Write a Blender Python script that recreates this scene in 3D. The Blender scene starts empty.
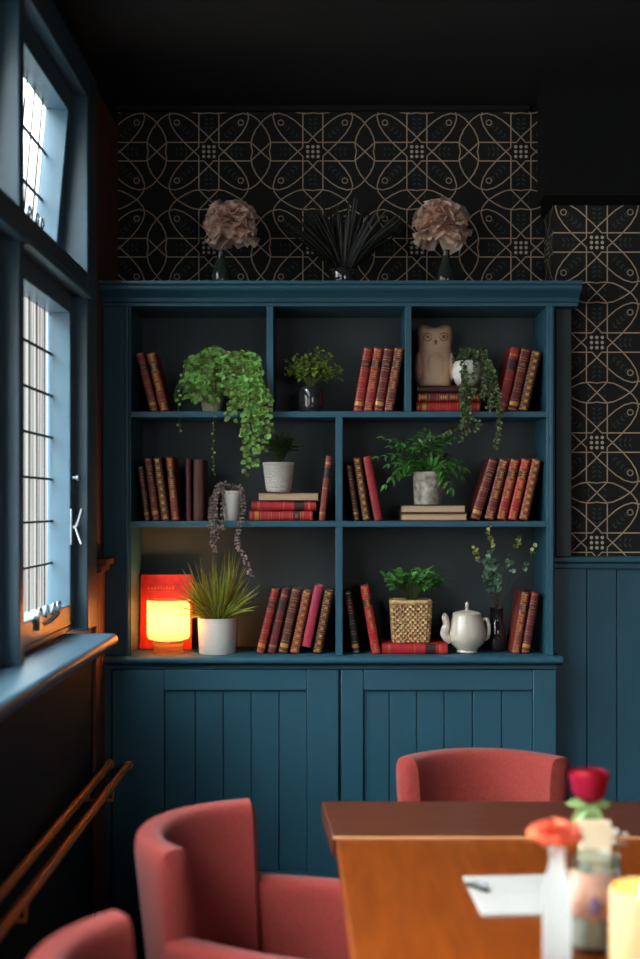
import bpy, math, random
from mathutils import Vector, Matrix, Euler
R = random.Random(7)
C = bpy.context.scene.collection
F = 1200.0; CX, CY, EYE = 327.0, 505.0, 1.5
PI = math.pi

def P(x, y, Y):
    """a point at depth Y that the photograph shows at (x, y)"""
    return Vector(((x - CX) * Y / F, Y, EYE - (y - CY) * Y / F))
def PX(x, Y): return (x - CX) * Y / F
def PZ(y, Y): return EYE - (y - CY) * Y / F

def lin(c):
    out = []
    for v in c[:3]:
        v = v / 255.0
        out.append(v / 12.92 if v <= 0.04045 else ((v + 0.055) / 1.055) ** 2.4)
    return (out[0], out[1], out[2], 1.0)

# ------------------------------------------------------------------ materials
MATS = {}
def mat(name, rgb, rough=0.6, var=0.15, scale=20.0, bump=0.0, bscale=None, spec=0.4, metal=0.0, island=0.0, trans=0.0,
        sheen=0.0, stretch=None, rgb2=None, coat=0.0):
    if name in MATS: return MATS[name]
    m = bpy.data.materials.new(name); m.use_nodes = True
    nt = m.node_tree; N = nt.nodes; L = nt.links
    b = N['Principled BSDF']
    b.inputs['Roughness'].default_value = rough
    b.inputs['Specular IOR Level'].default_value = spec
    b.inputs['Metallic'].default_value = metal
    if sheen: b.inputs['Sheen Weight'].default_value = sheen
    if coat: b.inputs['Coat Weight'].default_value = coat
    base = lin(rgb)
    tc = N.new('ShaderNodeTexCoord'); mp = N.new('ShaderNodeMapping')
    L.new(tc.outputs['Object'], mp.inputs['Vector'])
    if stretch: mp.inputs['Scale'].default_value = stretch
    nz = N.new('ShaderNodeTexNoise'); nz.inputs['Scale'].default_value = scale; nz.inputs['Detail'].default_value = 4
    L.new(mp.outputs['Vector'], nz.inputs['Vector'])
    cr = N.new('ShaderNodeValToRGB')
    lo = [max(0, v * (1 - var)) for v in base[:3]] + [1]
    hi = [min(1, v * (1 + var)) for v in base[:3]] + [1]
    if rgb2: lo = list(base); hi = list(lin(rgb2))
    cr.color_ramp.elements[0].color = lo; cr.color_ramp.elements[0].position = 0.3
    cr.color_ramp.elements[1].color = hi; cr.color_ramp.elements[1].position = 0.7
    L.new(nz.outputs['Fac'], cr.inputs['Fac'])
    col = cr.outputs['Color']
    if island:
        g = N.new('ShaderNodeNewGeometry'); mr = N.new('ShaderNodeMapRange')
        mr.inputs['To Min'].default_value = 1 - island; mr.inputs['To Max'].default_value = 1 + island
        L.new(g.outputs['Random Per Island'], mr.inputs['Value'])
        hs = N.new('ShaderNodeHueSaturation'); L.new(mr.outputs['Result'], hs.inputs['Value'])
        mh = N.new('ShaderNodeMapRange'); mh.inputs['To Min'].default_value = .5 - island * .06; mh.inputs['To Max'].default_value = .5 + island * .06
        L.new(g.outputs['Random Per Island'], mh.inputs['Value']); L.new(mh.outputs['Result'], hs.inputs['Hue'])
        L.new(col, hs.inputs['Color']); col = hs.outputs['Color']
    L.new(col, b.inputs['Base Color'])
    if bump:
        bn = N.new('ShaderNodeTexNoise'); bn.inputs['Scale'].default_value = bscale or scale * 3
        L.new(mp.outputs['Vector'], bn.inputs['Vector'])
        bp = N.new('ShaderNodeBump'); bp.inputs['Strength'].default_value = bump; bp.inputs['Distance'].default_value = 0.004
        L.new(bn.outputs['Fac'], bp.inputs['Height']); L.new(bp.outputs['Normal'], b.inputs['Normal'])
    if trans:
        t = N.new('ShaderNodeBsdfTranslucent'); L.new(col, t.inputs['Color'])
        mx = N.new('ShaderNodeMixShader'); mx.inputs['Fac'].default_value = trans
        L.new(b.outputs['BSDF'], mx.inputs[1]); L.new(t.outputs['BSDF'], mx.inputs[2])
        L.new(mx.outputs['Shader'], N['Material Output'].inputs['Surface'])
    MATS[name] = m
    return m

def glass_mat(name, rgb=(235, 240, 240), gloss=0.12, streak=None, rough=0.05):
    """thin sheet glass: light goes straight through, a little is mirrored"""
    if name in MATS: return MATS[name]
    m = bpy.data.materials.new(name); m.use_nodes = True
    nt = m.node_tree; N = nt.nodes; L = nt.links
    N.remove(N['Principled BSDF'])
    tr = N.new('ShaderNodeBsdfTransparent'); gl = N.new('ShaderNodeBsdfGlossy'); gl.inputs['Roughness'].default_value = rough
    mx = N.new('ShaderNodeMixShader'); mx.inputs['Fac'].default_value = gloss
    tr.inputs['Color'].default_value = lin(rgb)
    if streak:
        tc = N.new('ShaderNodeTexCoord'); mp = N.new('ShaderNodeMapping'); mp.inputs['Scale'].default_value = (0, 1, 0.02)
        nz = N.new('ShaderNodeTexNoise'); nz.inputs['Scale'].default_value = streak; nz.inputs['Detail'].default_value = 2
        cr = N.new('ShaderNodeValToRGB')
        cr.color_ramp.elements[0].position = .35; cr.color_ramp.elements[0].color = lin((168, 166, 162))
        cr.color_ramp.elements[1].position = .6; cr.color_ramp.elements[1].color = lin((250, 250, 248))
        L.new(tc.outputs['Object'], mp.inputs['Vector']); L.new(mp.outputs['Vector'], nz.inputs['Vector'])
        L.new(nz.outputs['Fac'], cr.inputs['Fac']); L.new(cr.outputs['Color'], tr.inputs['Color'])
    L.new(tr.outputs['BSDF'], mx.inputs[1]); L.new(gl.outputs['BSDF'], mx.inputs[2])
    L.new(mx.outputs['Shader'], N['Material Output'].inputs['Surface'])
    MATS[name] = m
    return m

def glow_mat(name, rgb, strength):
    if name in MATS: return MATS[name]
    m = bpy.data.materials.new(name); m.use_nodes = True
    b = m.node_tree.nodes['Principled BSDF']
    b.inputs['Base Color'].default_value = lin(rgb)
    b.inputs['Emission Color'].default_value = lin(rgb); b.inputs['Emission Strength'].default_value = strength
    MATS[name] = m
    return m

def lampglass_mat(name, rgb, clear=0.35):
    if name in MATS: return MATS[name]
    m = bpy.data.materials.new(name); m.use_nodes = True
    nt = m.node_tree; N = nt.nodes; L = nt.links
    N.remove(N['Principled BSDF'])
    tr = N.new('ShaderNodeBsdfTransparent'); tr.inputs['Color'].default_value = lin(rgb)
    tl = N.new('ShaderNodeBsdfTranslucent'); tl.inputs['Color'].default_value = lin(rgb)
    gl = N.new('ShaderNodeBsdfGlossy'); gl.inputs['Roughness'].default_value = .2
    a = N.new('ShaderNodeMixShader'); a.inputs['Fac'].default_value = clear
    L.new(tl.outputs['BSDF'], a.inputs[1]); L.new(tr.outputs['BSDF'], a.inputs[2])
    c = N.new('ShaderNodeMixShader'); c.inputs['Fac'].default_value = .06
    L.new(a.outputs['Shader'], c.inputs[1]); L.new(gl.outputs['BSDF'], c.inputs[2])
    L.new(c.outputs['Shader'], N['Material Output'].inputs['Surface'])
    MATS[name] = m
    return m

# ------------------------------------------------------------------ mesh builder
class MB:
    def __init__(self): self.v = []; self.f = []; self.m = []
    def add(self, vs, fs, mi=0):
        o = len(self.v); self.v += [Vector(p) for p in vs]
        for f in fs: self.f.append([i + o for i in f]); self.m.append(mi)
    def box(self, a, b, mi=0, M=None):
        x0, x1 = sorted((a[0], b[0])); y0, y1 = sorted((a[1], b[1])); z0, z1 = sorted((a[2], b[2]))
        vs = [Vector((x, y, z)) for z in (z0, z1) for y in (y0, y1) for x in (x0, x1)]
        if M is not None: vs = [M @ p for p in vs]
        self.add(vs, [(0, 2, 3, 1), (4, 5, 7, 6), (0, 1, 5, 4), (2, 6, 7, 3), (0, 4, 6, 2), (1, 3, 7, 5)], mi); return self
    def prism(self, poly, y0, y1, mi=0, axis='y'):
        """polygon in (x, z) extruded along y (axis 'y'), in (y, z) along x (axis 'x'), in (x, y) along z (axis 'z')"""
        n = len(poly)
        def mk(p, t): return {'y': (p[0], t, p[1]), 'x': (t, p[0], p[1]), 'z': (p[0], p[1], t)}[axis]
        vs = [mk(p, y0) for p in poly] + [mk(p, y1) for p in poly]
        fs = [list(range(n))[::-1], list(range(n, 2 * n))] + [(i, (i + 1) % n, n + (i + 1) % n, n + i) for i in range(n)]
        self.add(vs, fs, mi); return self
    def lathe(self, prof, org=(0, 0, 0), seg=32, mi=0, M=None, sx=1.0, sy=1.0):
        vs = []; fs = []; n = len(prof)
        for r, z in prof:
            for k in range(seg):
                a = 2 * PI * k / seg
                p = Vector((r * math.cos(a) * sx, r * math.sin(a) * sy, z))
                if M is not None: p = M @ p
                vs.append(p + Vector(org))
        for i in range(n - 1):
            for k in range(seg):
                k2 = (k + 1) % seg
                fs.append((i * seg + k, i * seg + k2, (i + 1) * seg + k2, (i + 1) * seg + k))
        if prof[0][0] > 1e-6: fs.append(tuple(range(seg))[::-1])
        if prof[-1][0] > 1e-6: fs.append(tuple(range((n - 1) * seg, n * seg)))
        self.add(vs, fs, mi); return self
    def tube(self, pts, r, seg=8, mi=0, cap=True):
        pts = [Vector(p) for p in pts]; n = len(pts); vs = []; fs = []
        rs = r if isinstance(r, (list, tuple)) else [r] * n
        up = None
        for i, p in enumerate(pts):
            d = (pts[min(i + 1, n - 1)] - pts[max(i - 1, 0)])
            d = d.normalized() if d.length > 1e-9 else Vector((0, 0, 1))
            if up is None: up = d.orthogonal().normalized()
            up = up - d * up.dot(d)
            up = up.normalized() if up.length > 1e-6 else d.orthogonal().normalized()
            s = d.cross(up)
            for k in range(seg):
                a = 2 * PI * k / seg
                vs.append(p + (up * math.cos(a) + s * math.sin(a)) * rs[i])
        for i in range(n - 1):
            for k in range(seg):
                k2 = (k + 1) % seg
                fs.append((i * seg + k, i * seg + k2, (i + 1) * seg + k2, (i + 1) * seg + k))
        if cap: fs.append(tuple(range(seg))[::-1]); fs.append(tuple(range((n - 1) * seg, n * seg)))
        self.add(vs, fs, mi); return self
    def ball(self, c, r, seg=12, rings=8, mi=0, sc=(1, 1, 1)):
        prof = [(max(0.0, r * math.sin(PI * i / rings)), -r * math.cos(PI * i / rings)) for i in range(rings + 1)]
        M = Matrix.Diagonal((sc[0], sc[1], sc[2]))
        self.lathe([(max(a, 1e-5), b) for a, b in prof], c, seg, mi, M=M); return self
    def leaf(self, p, d, n, ln, w, mi=0, bend=0.25, shape='oval', fold=0.18):
        """a leaf blade from p along d with face normal n"""
        d = Vector(d).normalized(); n = Vector(n); n = n - d * n.dot(d)
        n = n.normalized() if n.length > 1e-6 else d.orthogonal().normalized()
        s = d.cross(n)
        prof = {'oval': [(0, .08), (.25, .8), (.55, 1), (.82, .62), (1, .05)], 'round': [(0, .15), (.2, .85), (.5, 1.05), (.8, .8), (1, .2)],
                'lance': [(0, .12), (.2, .75), (.4, 1), (.7, .6), (1, .02)]}[shape]
        vs = []
        for t, ww in prof:
            c = p + d * (ln * t) - n * (ln * bend * t * t)
            h = s * (w * .5 * ww)
            vs += [c - h + n * (w * fold * ww), c, c + h + n * (w * fold * ww)]
        fs = []
        for i in range(len(prof) - 1):
            a = i * 3; fs += [(a, a + 1, a + 4, a + 3), (a + 1, a + 2, a + 5, a + 4)]
        self.add(vs, fs, mi); return self
    def ribbon(self, pts, ws, n, mi=0):
        """grass-like blade"""
        pts = [Vector(p) for p in pts]; vs = []; fs = []; k = len(pts); n = Vector(n)
        for i, p in enumerate(pts):
            d = (pts[min(i + 1, k - 1)] - pts[max(i - 1, 0)]).normalized()
            s = d.cross(n); s = s.normalized() if s.length > 1e-6 else d.orthogonal()
            nn = s.cross(d)
            vs += [p - s * ws[i] * .5 + nn * ws[i] * .15, p, p + s * ws[i] * .5 + nn * ws[i] * .15]
        for i in range(k - 1):
            a = i * 3; fs += [(a, a + 1, a + 4, a + 3), (a + 1, a + 2, a + 5, a + 4)]
        self.add(vs, fs, mi); return self
    def build(self, name, mats, parent=None, smooth=35, bevel=0.0, bseg=2, local=False, subsurf=0, solid=0.0):
        if not isinstance(mats, (list, tuple)): mats = [mats]
        me = bpy.data.meshes.new(name)
        off = Vector((0, 0, 0))
        if parent is not None and not local:
            q = parent
            while q is not None: off += q.location; q = q.parent
        me.from_pydata([tuple(p - off) for p in self.v], [], self.f)
        for mm in mats: me.materials.append(mm)
        me.polygons.foreach_set('material_index', self.m)
        if smooth:
            me.shade_smooth()
            if smooth < 180: me.set_sharp_from_angle(angle=math.radians(smooth))
        me.update()
        o = bpy.data.objects.new(name, me); C.objects.link(o)
        if parent is not None: o.parent = parent
        if solid:
            md = o.modifiers.new('thickness', 'SOLIDIFY'); md.thickness = solid; md.offset = 0
        if bevel:
            md = o.modifiers.new('bevel', 'BEVEL'); md.width = bevel; md.segments = bseg; md.limit_method = 'ANGLE'; md.angle_limit = math.radians(40)
        if subsurf:
            md = o.modifiers.new('subdivision', 'SUBSURF'); md.levels = subsurf; md.render_levels = subsurf
        return o

def tag(o, label, cat, group=None, kind=None):
    if label: o['label'] = label
    if cat: o['category'] = cat
    if group: o['group'] = group
    if kind: o['kind'] = kind
    return o
def thing(name, loc, label, cat, group=None, kind=None, rot=None):
    o = bpy.data.objects.new(name, None); C.objects.link(o); o.location = loc; o.empty_display_size = .05
    if rot: o.rotation_euler = rot
    return tag(o, label, cat, group, kind)

def smooth_path(pts, n=24):
    """Catmull-Rom through the given points"""
    pts = [Vector(p) for p in pts]
    q = [pts[0] * 2 - pts[1]] + pts + [pts[-1] * 2 - pts[-2]]
    out = []; segs = len(pts) - 1; per = max(2, n // segs)
    for i in range(segs):
        a, b, c, d = q[i:i + 4]
        for k in range(per):
            t = k / per
            out.append(.5 * ((2 * b) + (c - a) * t + (2 * a - 5 * b + 4 * c - d) * t * t + (3 * b - a - 3 * c + d) * t ** 3))
    out.append(pts[-1])
    return out
def rvec(s=1.0): return Vector((R.uniform(-s, s), R.uniform(-s, s), R.uniform(-s, s)))

# palette
paint = mat('teal_paint', (42, 87, 105), rough=.42, var=.06, scale=6, bump=.03, bscale=60, spec=.45)
lit_paint = mat('window_paint', (66, 94, 110), rough=.35, var=.06, scale=6, bump=.03, bscale=60, spec=.55)  # same teal as the joinery, paled to carry the window-light sheen
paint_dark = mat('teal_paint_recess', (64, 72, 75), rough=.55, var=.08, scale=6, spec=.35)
black_paint = mat('black_paint', (34, 34, 34), rough=.7, var=.1, scale=4, spec=.2)
lower_black = mat('black_wainscot_paint', (30, 31, 33), rough=.65, var=.1, scale=4, spec=.25)
brown_wood = mat('brown_wood', (112, 68, 48), rough=.5, var=.25, scale=8, stretch=(6, 6, .6), spec=.4)
floor_wood = mat('dark_floorboards', (44, 34, 28), rough=.5, var=.25, scale=5, stretch=(8, .6, 1))
lead = mat('lead_came', (40, 42, 44), rough=.5, var=.1, metal=.3)
iron = mat('window_iron', (120, 130, 138), rough=.35, var=.1, metal=.8)
copper = mat('copper_pipe', (226, 140, 74), rough=.45, var=.15, metal=.4, scale=15)
wp_base = mat('wallpaper_ground', (38, 38, 36), rough=.75, var=.08, scale=5, spec=.2)
wp_line = mat('wallpaper_gold', (198, 174, 146), rough=.6, var=.1, scale=10, spec=.3)
wp_leaf = mat('wallpaper_leaf', (58, 72, 66), rough=.75, var=.15, scale=30, spec=.2)
wp_dot = mat('wallpaper_cream', (205, 196, 172), rough=.6, var=.08, spec=.3)
glass_win = glass_mat('leaded_window_glass', streak=42, gloss=.06)
clear_glass = glass_mat('clear_glass', (232, 240, 238), gloss=.16)
white_ceramic = mat('white_ceramic', (226, 220, 210), rough=.35, var=.05, spec=.5)
soil = mat('soil', (44, 34, 28), rough=.95, var=.4, scale=150, bump=.5)
pages = mat('page_edges', (214, 196, 164), rough=.85, var=.14, scale=14, stretch=(1, 1, 25), spec=.15)
pages_v = mat('page_edges_upright', (196, 172, 138), rough=.85, var=.14, scale=14, stretch=(25, 1, 1), spec=.15)
gilt = mat('gilt_tooling', (206, 150, 82), rough=.4, var=.2, metal=.5, scale=60)

# ------------------------------------------------------------------ the room
ZC = 2.975
YB, YR, XL, XR = 4.45, 4.27, -0.775, 0.806
MB().box((-.885, -3.1, -.1), (3.2, 4.6, 0)).build('floor', floor_wood)
tag(bpy.data.objects['floor'], 'dark timber floor of the dim room', 'floor', kind='structure')
tag(MB().box((-.885, -3.1, ZC), (3.2, 4.6, ZC + .1)).build('ceiling', black_paint), 'black painted ceiling above the patterned wallpaper', 'ceiling', kind='structure')
tag(MB().box((3.0, -3, 0), (3.2, YR, ZC)).build('wall_right', lower_black), 'dark side wall far to the right of the table', 'wall', kind='structure')
FILL_OPEN = (1.1, 2.9, 1.2, 2.9)  # unseen opening added in the front wall for weak frontal fill
tag(MB().box((-.885, -3.1, 0), (3.2, -3, FILL_OPEN[2])).box((-.885, -3.1, FILL_OPEN[3]), (3.2, -3, ZC)).box((-.885, -3.1, FILL_OPEN[2]), (FILL_OPEN[0], -3, FILL_OPEN[3])).box((FILL_OPEN[1], -3.1, FILL_OPEN[2]), (3.2, -3, FILL_OPEN[3])).build('wall_front', lower_black), 'dark wall behind the camera', 'wall', kind='structure')

# patterned paper: one tile's line work (quarter cell, mirrored), millimetre-flat on the wall
U = .003708
quarter = [
    ([(10, 10), (10, 38), (0, 48)], 1), ([(10, 9.5), (10, 4.6), (15, 0)], 1),
    ([(10, 9.3), (42, 9.3), (52, 0)], 1), ([(10, 9.3), (4.6, 9.3), (0, 14.5)], 1),
    ([(0, 14.5), (10, 24), (18, 31), (26, 36), (34, 38.3), (42, 36.8), (48, 32.8), (52, 28.5)], 1),
    ([(52, 28.5), (47, 22), (43.6, 15), (42.2, 8), (42.8, 3), (43.6, 0)], 1),
    ([(15, 0), (25, 9.5), (32.5, 18), (37.5, 26), (39.8, 34), (38.6, 40), (35, 45), (32, 48)], 1),
    ([(32, 48), (24, 42.8), (16, 39.2), (9, 38), (3, 38.4), (0, 39)], 1),
]
ring = [(32 + 2.7 * math.cos(a * PI / 6), 29 + 2.7 * math.sin(a * PI / 6)) for a in range(13)]
def leafpoly(cx, cy, ang, ln, w):
    c, s = math.cos(ang), math.sin(ang)
    return [(cx + c * a * ln - s * b * w, cy + s * a * ln + c * b * w) for a, b in ((0, 0), (.3, .45), (.65, .4), (1, 0), (.65, -.4), (.3, -.45))]
leaves = []
for k in range(4):
    t = 16 + k * 3.7
    leaves += [leafpoly(t, t * .93, PI / 4 + .75, 4.2, 1.9), leafpoly(t, t * .93, PI / 4 - .75, 4.2, 1.9)]
for k in range(4):
    leaves += [leafpoly(.6, 18 + k * 4.4, .5, 5, 2.0), leafpoly(17 + k * 4.6, .6, 1.05, 5, 2.0)]
leaves += [leafpoly(46, 18 - 2, 1.5, 9, 2.2), leafpoly(20, 43.5, 0.2, 9, 2.2), leafpoly(7, 43, 1.2, 4, 2)]
def clipseg(a, b, u0, u1, v0, v1):
    t0, t1 = 0.0, 1.0; dx, dy = b[0] - a[0], b[1] - a[1]
    for p, q in ((-dx, a[0] - u0), (dx, u1 - a[0]), (-dy, a[1] - v0), (dy, v1 - a[1])):
        if abs(p) < 1e-12:
            if q < 0: return None
        else:
            r = q / p
            if p < 0: t0 = max(t0, r)
            else: t1 = min(t1, r)
    if t0 >= t1: return None
    return (a[0] + dx * t0, a[1] + dy * t0), (a[0] + dx * t1, a[1] + dy * t1)
def paper(mb, u0, u1, v0, v1, su, sv, put, mi=(1, 2, 3)):
    """draws the repeat over the rectangle; put(u, v, h) gives the wall point"""
    hx, hy = 52 * U, 48 * U; lw = .0042
    def seg(a, b, w):
        c = clipseg(a, b, u0, u1, v0, v1)
        if not c: return
        (ax, ay), (bx, by) = c; d = math.hypot(bx - ax, by - ay)
        if d < 1e-5: return
        nx, ny = -(by - ay) / d * w / 2, (bx - ax) / d * w / 2
        ex, ey = (bx - ax) / d * w * .3, (by - ay) / d * w * .3
        mb.add([put(ax + nx - ex, ay + ny - ey, .0012), put(ax - nx - ex, ay - ny - ey, .0012), put(bx - nx + ex, by - ny + ey, .0012), put(bx + nx + ex, by + ny + ey, .0012)], [(0, 1, 2, 3)], mi[0])
    def poly(pts, m, h):
        if all(u0 < p[0] < u1 and v0 < p[1] < v1 for p in pts): mb.add([put(p[0], p[1], h) for p in pts], [tuple(range(len(pts)))], m)
    i0, i1 = int(math.floor((u0 - su) / (2 * hx))) - 1, int(math.ceil((u1 - su) / (2 * hx))) + 1
    j0, j1 = int(math.floor((v0 - sv) / (2 * hy))) - 1, int(math.ceil((v1 - sv) / (2 * hy))) + 1
    for i in range(i0, i1 + 1):
        for j in range(j0, j1 + 1):
            cu, cv = su + i * 2 * hx, sv + j * 2 * hy
            for sx in (1, -1):
                for sy in (1, -1):
                    T = lambda p: (cu + sx * p[0] * U, cv + sy * p[1] * U)
                    for pl, _ in quarter:
                        for a, b in zip(pl, pl[1:]): seg(T(a), T(b), lw)
                    for a, b in zip(ring, ring[1:]): seg(T(a), T(b), .0042)
                    for lf in leaves: poly([T(p) for p in lf], mi[1], .0008)
            for a in (-1, 0, 1):
                for b in (-1, 0, 1):
                    poly([(cu + (a * 5.2 + 1.7 * math.cos(k * PI / 4)) * U, cv + (b * 4.9 + 1.7 * math.sin(k * PI / 4)) * U) for k in range(8)], mi[2], .0013)
WPM = [wp_base, wp_line, wp_leaf, wp_dot]
mb = MB(); mb.box((XL - .11, YB, 0), (XR + .05, YB + .15, ZC))
paper(mb, XL, XR, 2.18, ZC, -.438, 2.810, lambda u, v, h: (u, YB - h, v))
tag(mb.build('wall_back', WPM, smooth=0), 'back wall in black and gold geometric wallpaper above the bookcase', 'wall', kind='structure')
mb = MB(); mb.box((XR, YR, 0), (3.2, YB + .15, ZC))
paper(mb, XR, 1.7, 1.30, 2.6, .960, 2.434, lambda u, v, h: (u, YR - h, v))
paper(mb, YR, YB, 1.30, 2.6, YR + .1, 2.434, lambda u, v, h: (XR - h, u, v))
tag(mb.build('wall_side', WPM, smooth=0), 'projecting wall right of the bookcase in gold patterned wallpaper over panelling', 'wall', kind='structure')
# boarded dado, cap, pilaster, boxed beam
mb = MB(); x = XR - .014
x0d = XR - .012
edges = [x0d, PX(587, 4.25), PX(617, 4.25)]
while edges[-1] < 2.9: edges.append(edges[-1] + .108)
for a, b in zip(edges, edges[1:]): mb.box((a + .0015, YR - .02, .12), (b - .0015, YR - .001, 1.305))
mb.box((x0d, YR - .026, 0), (2.9, YR - .001, .12))
tag(mb.build('trim_1', paint, bevel=.002), 'teal vertical board panelling low on the wall right of the bookcase', 'panelling', kind='structure')
z = PZ(556.5, 4.22)
mb = MB(); mb.box((x0d - .004, YR - .055, z - .022), (2.9, YR - .001, z)); mb.box((x0d, YR - .038, z - .045), (2.9, YR - .001, z - .022))
tag(mb.build('trim_2', paint, bevel=.006, bseg=3), 'teal dado rail under the wallpaper right of the bookcase', 'dado rail', kind='structure')
mb = MB(); mb.box((PX(556, 4.2), 4.205, z), (PX(572, 4.2), YR - .0005, 2.19))
tag(mb.build('trim_3', paint_dark, bevel=.003), 'dark upright strip closing the bookcase against the papered wall', 'upright strip', kind='structure')
mb = MB(); mb.box((.749, 4.13, 2.566), (3.2, YR - .0005, ZC)); mb.box((.792, YR - .0006, 2.566), (.805, YB - .0005, ZC))
tag(mb.build('trim_4', mat('beam_black', (24, 24, 24), rough=.8, var=.1, spec=.1)), 'black boxed beam above the papered wall on the right', 'beam', kind='structure')
mb = MB(); mb.box((XL, YB - .03, ZC - .02), (.749, YB - .001, ZC))
tag(mb.build('trim_5', black_paint, bevel=.004), 'narrow black ceiling trim over the wallpaper', 'ceiling trim', kind='structure')

# left wall, window run
mb = MB()
XO = -.885
mb.box((XO, -3, 0), (XL, 3.965, 1.06)); mb.box((XO, -3, 2.90), (XL, 4.45, ZC))
mb.box((XO, -3, 1.06), (XL, .44, 2.90))
tag(mb.build('wall_left', lower_black), 'black wall below the leaded windows', 'wall', kind='structure')
mb = MB(); mb.box((XO, 3.96, 0), (XL + .0, 4.45, 2.90))
for k in range(4): mb.box((XL, 3.968 + k * .041, 0.1), (XL + .012, 3.968 + k * .041 + .038, 1.30))
tag(mb.build('wall_corner', brown_wood, bevel=.002), 'brown wood wall strip between window and bookcase', 'wall', kind='structure')
mb = MB(); mb.box((XL, 3.97, 1.30), (XL + .045, 4.135, 1.322)); mb.box((XL, 3.97, 1.275), (XL + .028, 4.135, 1.30))
tag(mb.build('trim_6', brown_wood, bevel=.005, bseg=3), 'short wooden dado rail between window and bookcase', 'dado rail', kind='structure')
mb = MB(); mb.prism([(-.875, 1.065), (-.875, 1.104), (-.668, 1.104), (-.65, 1.098), (-.648, 1.083), (-.655, 1.068)], -2.1, 3.70)
mb2 = MB()
mb2.box((-.875, -2.1, 1.065), (-.66, 3.70, 1.104))
pts = [( -.66 + .016 * math.cos(a), 1.085 + .019 * math.sin(a)) for a in [PI / 2 - k * PI / 6 for k in range(7)]]
mb2.prism(pts, -2.1, 3.70, axis='y') if False else None
prof = [(-.875, 1.066), (-.66, 1.066)] + [(-.66 + .016 * math.cos(a), 1.085 + .019 * math.sin(a)) for a in [-PI / 2 + k * PI / 8 for k in range(9)]] + [(-.875, 1.104)]
mb = MB(); mb.prism(prof, -2.1, 3.70, axis='y')
tag(mb.build('trim_7', lit_paint, smooth=40), 'wide teal window board with rounded nose under the leaded windows', 'window sill', kind='structure')

def window_post(mb, y0, y1, x1=-.76): mb.box((-.885, y0, 1.10), (x1, y1, 2.90))
PITCH = .845
wn = 0
def bay(idx, y0, y1, detail):
    """one window bay between posts at y0 and y1"""
    w = thing('window_%d' % idx, (XL, (y0 + y1) / 2, 1.104),
              ['', 'nearly full leaded window nearest the bookcase with teal casements', 'leaded teal window cut off by the left edge of the photo'][idx] if idx < 3 else 'leaded window further along the wall behind the camera', 'window', kind='structure')
    fr = MB()
    fr.box((-.885, y0, 2.165), (-.76, y1, 2.24))            # transom
    fr.box((-.885, y0, 2.80), (-.76, y1, 2.90))             # head
    fr.box((-.885, y0, 1.104), (-.805, y1, 1.125))          # bottom rebate
    fr.box((-.775, y0, 2.155), (-.745, y1, 2.175)) if detail else None
    fr.build('window_frame', lit_paint, w, bevel=.004)
    if not detail: return w
    # lower casement
    def casement(z0, z1, tilt, nm):
        st = .065
        piv = Vector((-.83, 0, z1))
        cs = bpy.data.objects.new(nm, None)
        hold = MB()
        Mx = Matrix.Translation(piv) @ Matrix.Rotation(tilt, 4, 'Y') @ Matrix.Translation(-piv)
        a, b = y0 + .004, y1 - .004
        hold.box((-.875, a, z0), (-.80, a + st, z1), M=Mx); hold.box((-.875, b - st, z0), (-.80, b, z1), M=Mx)
        hold.box((-.875, a + st, z0), (-.80, b - st, z0 + st), M=Mx); hold.box((-.875, a + st, z1 - st), (-.80, b - st, z1), M=Mx)
        c = hold.build(nm, lit_paint, w, bevel=.004)
        g = MB(); g.add([Mx @ Vector(p) for p in ((-.86, a + st, z0 + st), (-.86, b - st, z0 + st), (-.86, b - st, z1 - st), (-.86, a + st, z1 - st))], [(0, 1, 2, 3)])
        g.build('glass', glass_win, c)
        ld = MB(); n = 7; wd = (b - a - 2 * st)
        for k in range(1, n):
            yy = a + st + wd * k / n; ld.box((-.8615, yy - .003, z0 + st), (-.8585, yy + .003, z1 - st), M=Mx)
        hh = z1 - z0 - 2 * st; nr = max(1, round(hh / .13))
        for k in range(1, nr):
            zz = z0 + st + hh * k / nr; ld.box((-.863, a + st, zz - .0035), (-.857, b - st, zz + .0035), M=Mx)
        ld.build('lead_lattice', lead, c)
        return c
    lo = casement(1.125, 2.165, 0, 'casement')
    up = casement(2.24, 2.80, math.radians(5), 'casement')
    # scrolled stay at the foot of the lower casement, another on the upper light
    for cs, zz, xx in ((lo, 1.165, -.795), (up, 2.30, -.845)):
        s = MB(); yc = (y0 + y1) / 2 + .02
        s.tube(smooth_path([(xx, yc - .13, zz + .02), (xx, yc - .05, zz), (xx, yc + .05, zz + .004), (xx, yc + .12, zz + .012)], 16), .005)
        for dy in (-.11, -.03, .06, .12):
            s.tube([(xx, yc + dy + .022 * math.cos(k * PI / 5) * (1 - k * .06), zz + .03 + .022 * math.sin(k * PI / 5) * (1 - k * .06)) for k in range(11)], .004, 6)
        s.box((xx - .01, yc - .14, zz - .01), (xx + .006, yc - .11, zz + .03))
        s.build('casement_stay', iron, cs)
    return w
w1 = bay(1, 3.015, 3.816, True)
w2 = bay(2, 3.015 - PITCH, 2.97, True)
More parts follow.
